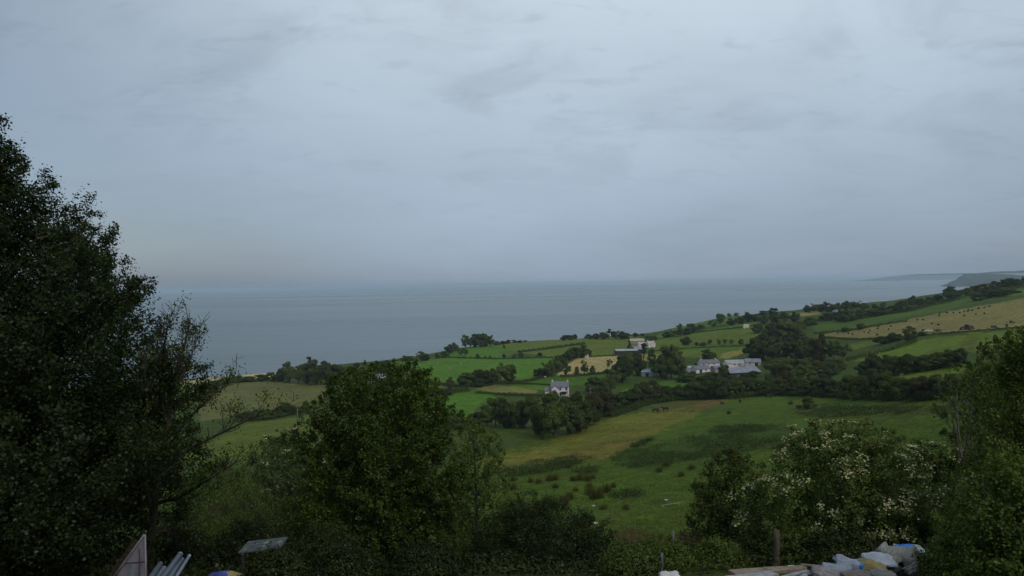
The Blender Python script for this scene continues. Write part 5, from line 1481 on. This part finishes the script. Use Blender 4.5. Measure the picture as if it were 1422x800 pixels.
PLW = simple('white_woven_plastic', (0.27, 0.32, 0.40), 0.45, 0.28, 4.0, 0.35)
PLP = simple('pinkish_plastic', (0.24, 0.225, 0.255), 0.45, 0.28, 4.0, 0.35)
PLC = simple('pale_cyan_plastic', (0.24, 0.30, 0.36), 0.45, 0.28, 4.0, 0.35)
PLB = simple('blue_plastic', (0.02, 0.15, 0.48), 0.4, 0.28, 4.0, 0.35)
PLY = simple('yellow_plastic', (0.24, 0.21, 0.085), 0.5, 0.28, 4.0, 0.35)
PLG = simple('grey_green_tarp', (0.19, 0.21, 0.20), 0.55, 0.28, 4.0, 0.35)
PLK = simple('dark_grey_plastic', (0.20, 0.19, 0.20), 0.5, 0.28, 4.0, 0.35)
sack('builders_bag', 'big grey white builders bag sagging at the back of the sack pile', 1250, 781, 16.6, (0.95, 0.75, 0.55), 12, (25, 8), PLG, 1, 'bag', crease=0.16)
sack('plastic_sack', 'bright blue sack with white end on top of the builders bag', 1263, 767, 16.9, (0.62, 0.40, 0.24), -14, (35, 6), PLW, 2, mats=[PLB], split=(-0.9, 0.25))
sack('plastic_sack', 'white crumpled sack left of the big builders bag', 1221, 780, 16.3, (0.70, 0.42, 0.22), -4, (28, 6), PLW, 3)
sack('plastic_sack', 'yellow printed sack between two white sacks', 1211, 789, 16.0, (0.55, 0.38, 0.24), -18, (30, 10), PLY, 4)
sack('plastic_sack', 'white sack with a blue end left of the yellow sack', 1181, 785, 16.1, (0.66, 0.40, 0.26), -6, (30, 10), PLW, 5, mats=[PLB], split=(0.45, 1.2))
sack('plastic_sack', 'pale cyan sack lying below the blue ended sack', 1163, 793, 15.8, (0.58, 0.38, 0.22), -14, (30, 8), PLC, 6)
sack('plastic_sack', 'pinkish grey sack at the left end of the pile', 1146, 799, 15.6, (0.55, 0.36, 0.24), -20, (25, 10), PLP, 7)
sack('plastic_sack', 'greenish grey flattened sack under the yellow sack', 1226, 799, 15.6, (0.5, 0.34, 0.16), 4, (25, 0), PLG, 8)
sack('plastic_sack', 'dark grey sack slumped in front of the builders bag', 1270, 792, 15.9, (0.40, 0.30, 0.20), 10, (30, -8), PLK, 9)
sack('plastic_sack', 'torn pale grey sack at the right end of the pile', 1301, 785, 16.2, (0.50, 0.36, 0.18), -30, (30, 25), PLP, 10, crease=0.2)
sack('plastic_sack', 'crumpled brownish sack beneath the blue ended sack', 1190, 801, 15.5, (0.6, 0.36, 0.2), 6, (20, 0), simple('brown_plastic', (0.22, 0.19, 0.17), 0.6, 0.28, 4.0, 0.35), 11)
sack('plastic_sack', 'small white bag top showing at the bottom below the stakes', 930, 803, 15.6, (0.42, 0.30, 0.20), 4, (15, 0), BAGW, 12, group='loose bags')
sack('plastic_sack', 'blue white and yellow sack lying near the grey pipes', 312, 806, 15.8, (0.72, 0.42, 0.26), 6, (25, 4), simple('deep_blue_plastic', (0.05, 0.07, 0.30), 0.45, 0.28, 4.0, 0.35), 13, mats=[PLY], split=(0.15, 1.3), group='loose bags')
# earth heap the sacks lie on
def heap(name, lab, u0, u1, v, D, ry, mat, seed):
    A, Bq = P(u0, v, D), P(u1, v - 8, D)
    c = (A + Bq) / 2; rx = (Bq - A).length / 2 + 0.3
    g = gz(c.x, c.y)
    nx, ny = 40, 16
    V = []
    for i in range(nx + 1):
        for j in range(ny + 1):
            x = (i / nx * 2 - 1); y = (j / ny * 2 - 1)
            h = max(0, 1 - x ** 4) * max(0, 1 - y ** 2)
            n = mnoise.noise(Vector((x * 4, y * 2.5, seed)))
            V.append((x * rx, y * ry, h * (c.z + (0.12 * x) - g) + 0.10 * n * min(1, h * 3) - 0.06))
    ii = np.arange((nx + 1) * (ny + 1)).reshape(nx + 1, ny + 1)
    Fq = np.stack([ii[:-1, :-1], ii[1:, :-1], ii[1:, 1:], ii[:-1, 1:]], -1).reshape(-1, 4)
    tag(link(name, np_mesh(name, np.array(V), Fq, mat, smooth=True), None, (c.x, c.y, g)), lab, 'heap')
heap('soil_heap', 'low dark soil heap under the pile of sacks', 1140, 1310, 806, 16.2, 0.9, simple('dark_soil', (0.05, 0.042, 0.033), 0.95, 0.4, 5.0, 0.6), 3)
heap('soil_heap', 'low dark soil heap under the stacked timber', 1005, 1125, 812, 15.9, 0.7, simple('dark_soil', (0.05, 0.042, 0.033), 0.95, 0.4, 5.0, 0.6), 6)
heap('soil_heap', 'small soil heap under the blue and yellow sack', 285, 340, 812, 15.8, 0.4, simple('dark_soil', (0.05, 0.042, 0.033), 0.95, 0.4, 5.0, 0.6), 8)

PLANK = simple('weathered_plank', (0.19, 0.155, 0.115), 0.85, 0.3, 7.0, 0.4)
PLANKG = simple('silver_plank', (0.22, 0.23, 0.25), 0.8, 0.3, 7.0, 0.4)
def board(name, lab, a, b, w, t, mat, cat='plank', group='timber stacked by the sacks'):
    """plank between two photo anchored points (u, v, D)"""
    A, Bp = P(*a), P(*b)
    d = Bp - A; L = d.length
    bm = bmesh.new(); add_box(bm, 0, 0, 0, L, w, t, bevel=0.006)
    bmesh.ops.subdivide_edges(bm, edges=[e for e in bm.edges if e.calc_length() > L * 0.8], cuts=8)
    rg_ = random.Random(len(lab))
    for vv in bm.verts:
        vv.co.z += 0.012 * math.sin(vv.co.x * 2 + len(lab)) + 0.004 * rg_.uniform(-1, 1)
    o = link(name, bm_mesh(name, bm, mat))
    o.location = (A + Bp) / 2
    o.rotation_euler = d.to_track_quat('X', 'Z').to_euler()
    tag(o, lab, cat, group)
board('plank', 'long brown weathered plank on top of the timber stack', (1016, 797, 15.8), (1110, 789, 16.6), 0.24, 0.07, PLANK)
board('plank', 'short brown offcut lying on the right end of the stack', (1062, 791, 16.2), (1117, 787, 16.9), 0.16, 0.05, PLANK)
board('plank', 'grey brown plank second in the timber stack', (1012, 804, 15.4), (1076, 797, 15.9), 0.26, 0.06, PLANKG)
board('plank', 'pale silver plank slanting at the right of the stack', (1075, 806, 15.2), (1122, 793, 16.2), 0.10, 0.04, PLANKG)
board('plank', 'second pale silver plank slanting low at the right of the stack', (1100, 808, 15.2), (1124, 797, 15.9), 0.10, 0.04, PLANKG)
board('plank', 'thin grey brown batten between the stack and the sacks', (1112, 784, 17.0), (1156, 787, 17.1), 0.05, 0.035, PLANK)
o = sack('plastic_sheet', 'folded white plastic sheet poking out on the timber stack', 1101, 788, 16.7, (0.22, 0.12, 0.06), 6, (10, 6), BAGW, 21, cat='plastic sheet', group='loose bags')

# grey pipes
PIPEG = simple('grey_pipe', (0.15, 0.175, 0.21), 0.45, 0.15, 3.0)
PIPEL = simple('pale_pipe', (0.30, 0.325, 0.385), 0.45, 0.15, 3.0)
def pipe(u1, v1, u0, v0, rad, mat, lab, Da=13.2, Db=11.4):
    A, Bq = P(u1, v1, Da), P(u0, v0, Db)
    d = (Bq - A).normalized()
    # run down to the ground
    q = Bq
    for k in range(60):
        if q.z <= gz(q.x, q.y): break
        q = q + d * 0.1
    bm = bmesh.new()
    L = (q - A).length
    n = 24
    rot = d.to_track_quat('Z', 'Y').to_matrix().to_4x4()
    M = Matrix.Identity(4)
    ro, ri, i0, i1 = [], [], [], []
    for k in range(n):
        c, s = math.cos(2 * math.pi * k / n), math.sin(2 * math.pi * k / n)
        ro.append(bm.verts.new(rot @ Vector((c * rad, s * rad, 0)))); i0.append(bm.verts.new(rot @ Vector((c * rad * .88, s * rad * .88, 0))))
        ri.append(bm.verts.new(rot @ Vector((c * rad, s * rad, L)))); i1.append(bm.verts.new(rot @ Vector((c * rad * .88, s * rad * .88, 0.35))))
    for k in range(n):
        j = (k + 1) % n
        bm.faces.new((ro[k], ro[j], ri[j], ri[k])); bm.faces.new((i0[j], i0[k], ro[k], ro[j])) if False else bm.faces.new((ro[j], ro[k], i0[k], i0[j]))
        bm.faces.new((i0[j], i0[k], i1[k], i1[j]))
    bm.faces.new(ri); bm.faces.new(i1[::-1])
    # socket collar
    for z0, z1 in ((0.0, 0.10),):
        a = [bm.verts.new(rot @ Vector((math.cos(2 * math.pi * k / n) * rad * 1.10, math.sin(2 * math.pi * k / n) * rad * 1.10, z0 + 0.005))) for k in range(n)]
        b = [bm.verts.new(rot @ Vector((math.cos(2 * math.pi * k / n) * rad * 1.10, math.sin(2 * math.pi * k / n) * rad * 1.10, z1))) for k in range(n)]
        for k in range(n): bm.faces.new((a[k], a[(k + 1) % n], b[(k + 1) % n], b[k])); bm.faces.new((b[k], b[(k + 1) % n], ri[(k + 1) % n], ri[k])) if False else None
    tag(link('pipe', bm_mesh('pipe', bm, mat, smooth=True), None, A), lab, 'pipe', 'grey pipes leaning together')
pipe(222, 784, 206, 808, 0.045, PIPEG, 'short dark grey pipe, leftmost of the leaning bundle')
pipe(227, 790, 213, 812, 0.045, PIPEL, 'pale short pipe beside the leftmost leaning pipe')
pipe(250, 770, 222, 808, 0.045, PIPEG, 'longest grey pipe in the middle of the leaning bundle')
pipe(252, 778, 231, 810, 0.045, PIPEG, 'grey pipe tucked just under the longest leaning pipe')
pipe(263, 772, 238, 812, 0.026, PIPEL, 'slim pale pipe, rightmost of the leaning bundle')

# tall pointed board leaning at the left, with a stain like a worn painted mark
def stained(name, c, c2):
    m, nt, out = newmat(name)
    b = N(nt, 'ShaderNodeBsdfPrincipled'); b.inputs['Roughness'].default_value = 0.75
    tc = N(nt, 'ShaderNodeTexCoord'); mp = N(nt, 'ShaderNodeMapping'); mp.inputs['Scale'].default_value = (6, 6, 2.2)
    nz = N(nt, 'ShaderNodeTexNoise'); nz.inputs['Scale'].default_value = 1.2; nz.inputs['Detail'].default_value = 4
    nt.links.new(tc.outputs['Object'], mp.inputs['Vector']); nt.links.new(mp.outputs['Vector'], nz.inputs['Vector'])
    cr = N(nt, 'ShaderNodeValToRGB'); cr.color_ramp.elements[0].position = 0.40; cr.color_ramp.elements[0].color = (*c2, 1)
    cr.color_ramp.elements[1].position = 0.60; cr.color_ramp.elements[1].color = (*c, 1)
    nt.links.new(nz.outputs['Fac'], cr.inputs['Fac']); nt.links.new(cr.outputs['Color'], b.inputs['Base Color']); nt.links.new(b.outputs[0], out.inputs['Surface'])
    return m
PANEL = stained('faded_panel', (0.165, 0.15, 0.17), (0.10, 0.095, 0.12))
DP = 13.0
pc = P(200, 744, DP)
root = empty('pointed_panel', (pc.x, pc.y, gz(pc.x, pc.y)), 0)
tag(root, 'pale pinkish pointed panel with a dark painted mark standing under the dark tree', 'panel')
def loc(u, v, D=DP): return P(u, v, D) - root.location
def plate(name, uv, th, mat, parent, dy=0.0):
    bm = bmesh.new()
    a = [bm.verts.new(loc(u, v) + Vector((0, dy, 0))) for u, v in uv]; b = [bm.verts.new(loc(u, v) + Vector((0, dy + th, 0))) for u, v in uv]
    bm.faces.new(a); bm.faces.new(b[::-1])
    for i in range(len(uv)): bm.faces.new((a[i], b[i], b[(i + 1) % len(uv)], a[(i + 1) % len(uv)]))
    return link(name, bm_mesh(name, bm, mat), parent)
gv = 890
pb_ = plate('board', [(201, 745), (203, 780), (204, gv), (150, gv), (163, 798), (174, 782), (192, 756)], 0.03, PANEL, root)
TRIM = simple('pale_trim', (0.17, 0.165, 0.18), 0.6, 0.3, 5.0)
bm = bmesh.new(); add_tube(bm, [loc(201, 742) + Vector((0, -.01, 0)), loc(190, 757) + Vector((0, -.01, 0)), loc(172, 782) + Vector((0, -.01, 0)), loc(155, 806) + Vector((0, -.01, 0))], [0.016] * 4, 8)
add_tube(bm, [loc(202, 742) + Vector((0, -.01, 0)), loc(204.5, gv) + Vector((0, -.01, 0))], [0.014] * 2, 8)
link('edge_trim', bm_mesh('edge_trim', bm, TRIM, smooth=True), root)
bm = bmesh.new(); add_tube(bm, [loc(174, 781.5) + Vector((0, -.012, 0)), loc(190, 780.5) + Vector((0, -.012, 0)), loc(203, 779) + Vector((0, -.012, 0))], [0.008] * 3, 6)
add_tube(bm, [loc(194, 762) + Vector((0, -.012, 0)), loc(194, 830) + Vector((0, -.012, 0))], [0.010] * 2, 6)
link('strap', bm_mesh('strap', bm, simple('dark_strap', (0.05, 0.055, 0.07), 0.7, 0.2, 5.0)), root)
MARK = simple('faded_blue_mark', (0.10, 0.13, 0.17), 0.75, 0.3, 8.0)
def blob(uv): plate('painted_mark', uv, 0.002, MARK, root, dy=-0.004)
blob([(178, 786), (181, 783), (183, 787), (181, 796), (177, 806), (174, 806), (176, 796)])
blob([(186, 787), (188, 791), (191, 788), (192, 793), (190, 797), (186, 795), (185, 790)])
rp = empty('rusty_sheet', (pc.x - 0.35, pc.y + 0.55, gz(pc.x - 0.35, pc.y + 0.55)), R(20)); bpy.data.objects.remove(rp)
bm = bmesh.new()
A0, A1, B0, B1 = P(196, 752, 13.15), P(160, 806, 13.15), P(186, 748, 14.6), P(150, 798, 14.6)
nx_ = 24
g0 = [[bm.verts.new(A0.lerp(A1, i / nx_).lerp(B0.lerp(B1, i / nx_), t) + Vector((0, 0, 0.012 * math.sin(i * 1.9))) - A0) for t in (0, 0.5, 1)] for i in range(nx_ + 1)]
for i in range(nx_):
    for k in range(2): bm.faces.new((g0[i][k], g0[i][k + 1], g0[i + 1][k + 1], g0[i + 1][k]))
bmesh.ops.solidify(bm, geom=bm.faces[:], thickness=0.01)
tag(link('corrugated_sheet', bm_mesh('corrugated_sheet', bm, simple('rusty_sheet', (0.10, 0.075, 0.055), 0.8, 0.4, 4.0)), None, A0), 'brown rusty corrugated sheet sloping back behind the pointed panel', 'metal sheet')

# weathered plank topped table in the shade
BENCH = simple('algae_plank', (0.055, 0.07, 0.078), 0.8, 0.35, 6.0, 0.3)
BENCHM = simple('mossy_plank', (0.10, 0.16, 0.09), 0.85, 0.4, 9.0, 0.3)
DB = 16.8
cq = P(366, 757, DB)
root = empty('garden_table', (cq.x, cq.y, gz(cq.x, cq.y)), R(3))
tag(root, 'weathered grey green plank topped table in deep shade between the trees', 'table')
hh_ = cq.z - root.location.z
bm = bmesh.new()
for k in range(4):
    add_box(bm, 0.004 * (k % 2), -0.27 + 0.18 * k, 0.0, 0.90, 0.172, 0.035, bevel=0.005)
for sx in (-0.36, 0.36): add_box(bm, sx, 0, -0.042, 0.06, 0.70, 0.045)
tp = link('tabletop', bm_mesh('tabletop', bm, BENCH), root)
tp.location = (0, 0, hh_); tp.rotation_euler = (0, R(-4.5), 0)
for (x, y, w_) in ((0.03, 0.1, 0.10), (0.05, -0.14, 0.07), (0.34, 0.05, 0.08), (-0.35, -0.2, 0.06)):
    bm = bmesh.new()
    bmesh.ops.create_icosphere(bm, subdivisions=2, radius=w_, matrix=Matrix.Translation((x, y, 0.018)) @ Matrix.Diagonal((0.8, 1.2, 0.07, 1)))
    link('moss', bm_mesh('moss', bm, BENCHM, smooth=True), tp)
for sx in (-0.36, 0.36):
    for sy in (-0.28, 0.28):
        bm = bmesh.new(); ht = hh_ + sx * 0.11 - 0.02; add_box(bm, sx, sy, ht / 2 - 0.12, 0.06, 0.06, ht + 0.2)
        link('leg', bm_mesh('leg', bm, DARKIN), root)

# ------------------------------------------------------------------ ships on the sea
SHIPM = simple('ship_grey', (0.22, 0.23, 0.25), 0.6, 0.15, 0.05)
SHIPW = simple('ship_white', (0.55, 0.55, 0.55), 0.6, 0.1, 0.05)
def ship(u, D, L, lab, rz):
    p = P(u, 400, D)
    r = empty('ship', (p.x, p.y, 0), rz); tag(r, lab, 'ship')
    bm = bmesh.new()
    h = L * 0.06; w = L * 0.075
    prof = [(-L / 2, 0.8), (-L * 0.45, 1), (L * 0.3, 1), (L * 0.42, 0.6), (L / 2, 0.02)]
    top = [bm.verts.new((x, -w * k, h * (1.25 if x > L * .35 else 1))) for x, k in prof] + [bm.verts.new((x, w * k, h * (1.25 if x > L * .35 else 1))) for x, k in prof[::-1]]
    bot = [bm.verts.new((x * 0.94, -w * k * 0.8, -3)) for x, k in prof] + [bm.verts.new((x * 0.94, w * k * 0.8, -3)) for x, k in prof[::-1]]
    bm.faces.new(top); bm.faces.new(bot[::-1])
    for i in range(len(top)): bm.faces.new((top[i], bot[i], bot[(i + 1) % len(top)], top[(i + 1) % len(top)]))
    link('hull', bm_mesh('hull', bm, SHIPM), r)
    bm = bmesh.new(); add_box(bm, -L * 0.36, 0, h * 1.9, L * 0.10, w * 1.5, h * 1.7); add_box(bm, -L * 0.36, 0, h * 3.0, L * 0.07, w * 1.8, h * 0.5); add_tube(bm, [(-L * 0.42, 0, h), (-L * 0.42, 0, h * 3.4)], [w * 0.3, w * 0.25], 10)
    link('superstructure', bm_mesh('superstructure', bm, SHIPW), r)
    bm = bmesh.new()
    for x in (-0.1, 0.12, 0.33): add_tube(bm, [(L * x, 0, h), (L * x, 0, h * 2.6)], [w * 0.12, w * 0.06], 6)
    link('mast', bm_mesh('mast', bm, SHIPM), r)
ship(1245, 12500, 170, 'long pale cargo ship lying off the hazy far coast', R(4))
ship(575, 13500, 95, 'small dark ship far out on the open sea', R(-6))

# surf at the beach
# ------------------------------------------------------------------ sky, sun and haze
SUN_AZ, SUN_EL = R(150), R(42)      # azimuth from +Y towards +X; behind thin cloud, over the right shoulder
sdir = Vector((math.sin(SUN_AZ) * math.cos(SUN_EL), math.cos(SUN_AZ) * math.cos(SUN_EL), math.sin(SUN_EL)))
ld = bpy.data.lights.new('sun', 'SUN'); ld.energy = 1.25; ld.angle = R(20); ld.color = (1.0, 0.95, 0.87)
lo = bpy.data.objects.new('sun', ld); COL.objects.link(lo)
lo.rotation_euler = sdir.to_track_quat('Z', 'Y').to_euler()
lo.location = (0, 0, 300)

wd = bpy.data.worlds.new('World'); sc.world = wd; wd.use_nodes = True
nt = wd.node_tree; nt.nodes.clear(); L = nt.links.new
out = N(nt, 'ShaderNodeOutputWorld'); bg = N(nt, 'ShaderNodeBackground'); bg.inputs['Strength'].default_value = 0.10
sky = N(nt, 'ShaderNodeTexSky', sky_type='NISHITA'); sky.sun_disc = False; sky.sun_elevation = SUN_EL; sky.sun_rotation = SUN_AZ
sky.air_density = 1.0; sky.dust_density = 2.0
tc = N(nt, 'ShaderNodeTexCoord')
sx_ = N(nt, 'ShaderNodeSeparateXYZ'); L(tc.outputs['Generated'], sx_.inputs[0])
def math_(op, a, b=None, c=None):
    n = N(nt, 'ShaderNodeMath', operation=op)
    for i, x in enumerate((a, b, c)):
        if x is None: continue
        if isinstance(x, (int, float)): n.inputs[i].default_value = x
        else: L(x, n.inputs[i])
    return n.outputs[0]
# cloud deck: the view direction meets a flat layer overhead, so streaks flatten towards the horizon
zc_ = math_('MAXIMUM', sx_.outputs['Z'], 0.0)
dv = math_('ADD', zc_, 0.26)
px_ = math_('DIVIDE', sx_.outputs['X'], dv); py_ = math_('DIVIDE', sx_.outputs['Y'], dv)
cb_ = N(nt, 'ShaderNodeCombineXYZ'); L(px_, cb_.inputs[0]); L(py_, cb_.inputs[1])
def nz(scale, detail, rough, dist=0.0, st=(1, 1, 1), off=(0, 0, 0)):
    mp = N(nt, 'ShaderNodeMapping'); mp.inputs['Scale'].default_value = st; mp.inputs['Location'].default_value = off
    mp.inputs['Rotation'].default_value = (0, 0, 0.35)
    L(cb_.outputs[0], mp.inputs['Vector'])
    n = N(nt, 'ShaderNodeTexNoise'); n.inputs['Scale'].default_value = scale; n.inputs['Detail'].default_value = detail
    n.inputs['Roughness'].default_value = rough; n.inputs['Distortion'].default_value = dist
    L(mp.outputs[0], n.inputs['Vector']); return n.outputs['Fac']
big = nz(0.8, 4, 0.5, 0.3, (1, 1, 1), (3.1, 1.2, 0))
mid_ = nz(3.0, 7, 0.58, 0.6, (0.8, 1.2, 1), (0.3, 7.7, 0))
fine = nz(8.5, 8, 0.6, 0.5, (0.75, 1.3, 1), (5.3, 2.1, 0))
def maprange(s, a, b, c, d_):
    r = N(nt, 'ShaderNodeMapRange'); r.interpolation_type = 'SMOOTHSTEP'
    for k, x in zip(('From Min', 'From Max', 'To Min', 'To Max'), (a, b, c, d_)): r.inputs[k].default_value = x
    L(s, r.inputs['Value']); return r.outputs['Result']
# brightness of the overcast: rises from the horizon, brightest ahead and slightly right
ramp = N(nt, 'ShaderNodeValToRGB')
E = ramp.color_ramp.elements
stops = [(0.0, (2.85, 3.62, 4.72)), (0.06, (3.15, 3.98, 5.08)), (0.16, (3.80, 4.66, 5.66)), (0.30, (4.75, 5.65, 6.50)), (0.48, (5.4, 6.2, 6.9)), (1.0, (7.0, 7.6, 8.2))]
E[0].position = 0.0; E[1].position = 1.0
for pos, c in stops[1:-1]: E.new(pos)
for e, (pos, c) in zip(sorted(E, key=lambda q: q.position), stops): e.position = pos; e.color = (*[x / 10 for x in c], 1)
L(sx_.outputs['Z'], ramp.inputs['Fac'])
dot = N(nt, 'ShaderNodeVectorMath', operation='DOT_PRODUCT'); L(tc.outputs['Generated'], dot.inputs[0]); dot.inputs[1].default_value = Vector((0.17, 0.92, 0.42)).normalized()
glow = maprange(dot.outputs['Value'], 0.70, 1.0, 0.75, 1.10)
up = maprange(sx_.outputs['Z'], 0.02, 0.3, 0.25, 1.0)
f1 = math_('MULTIPLY_ADD', math_('SUBTRACT', big, 0.5), 0.42, 1.0)
f2 = math_('MULTIPLY_ADD', math_('MULTIPLY', math_('SUBTRACT', maprange(mid_, 0.30, 0.54, 0.0, 1.0), 0.8), up), 0.14, 1.0)
f3 = math_('MULTIPLY_ADD', math_('MULTIPLY', math_('SUBTRACT', maprange(fine, 0.30, 0.46, 0.0, 1.0), 0.85), up), 0.10, 1.0)
fac = math_('MULTIPLY', math_('MULTIPLY', f1, f2), math_('MULTIPLY', f3, glow))
fac = math_('MULTIPLY', fac, 10.0)
cl = N(nt, 'ShaderNodeVectorMath', operation='SCALE'); L(ramp.outputs['Color'], cl.inputs[0]); L(fac, cl.inputs['Scale'])
mixs = N(nt, 'ShaderNodeMix', data_type='RGBA')
# thin spots let a little of the blue through
L(math_('MULTIPLY_ADD', glow, 1.0, math_('MULTIPLY_ADD', mid_, 0.10, -0.17)), mixs.inputs['Factor'])
L(sky.outputs[0], mixs.inputs['A']); L(cl.outputs['Vector'], mixs.inputs['B'])
L(mixs.outputs['Result'], bg.inputs['Color']); L(bg.outputs[0], out.inputs['Surface'])

# haze: one even box of air round everything
bm = bmesh.new(); add_box(bm, 0, 0, 40, 61600, 61600, 118)
m, nt2, out2 = newmat('haze_air')
pv = N(nt2, 'ShaderNodeVolumePrincipled')
pv.inputs['Color'].default_value = (0.70, 0.87, 1.0, 1); pv.inputs['Density'].default_value = 0.74e-4; pv.inputs['Density Attribute'].default_value = ''
pv.inputs['Anisotropy'].default_value = 0.2
nt2.links.new(pv.outputs[0], out2.inputs['Volume'])
hz = link('haze', bm_mesh('haze', bm, m)); tag(hz, 'pale blue sea haze', 'haze', kind='stuff')

# ------------------------------------------------------------------ render settings
sc.render.engine = 'CYCLES'
sc.view_settings.view_transform = 'Standard'
sc.view_settings.look = 'None'
sc.view_settings.gamma = 1.0
sc.view_settings.exposure = 0.0
sc.view_settings.use_curve_mapping = False
cy = sc.cycles
cy.use_denoising = True
cy.max_bounces = 6; cy.diffuse_bounces = 3; cy.glossy_bounces = 2; cy.transmission_bounces = 3; cy.volume_bounces = 1; cy.transparent_max_bounces = 8
cy.sample_clamp_indirect = 3.0
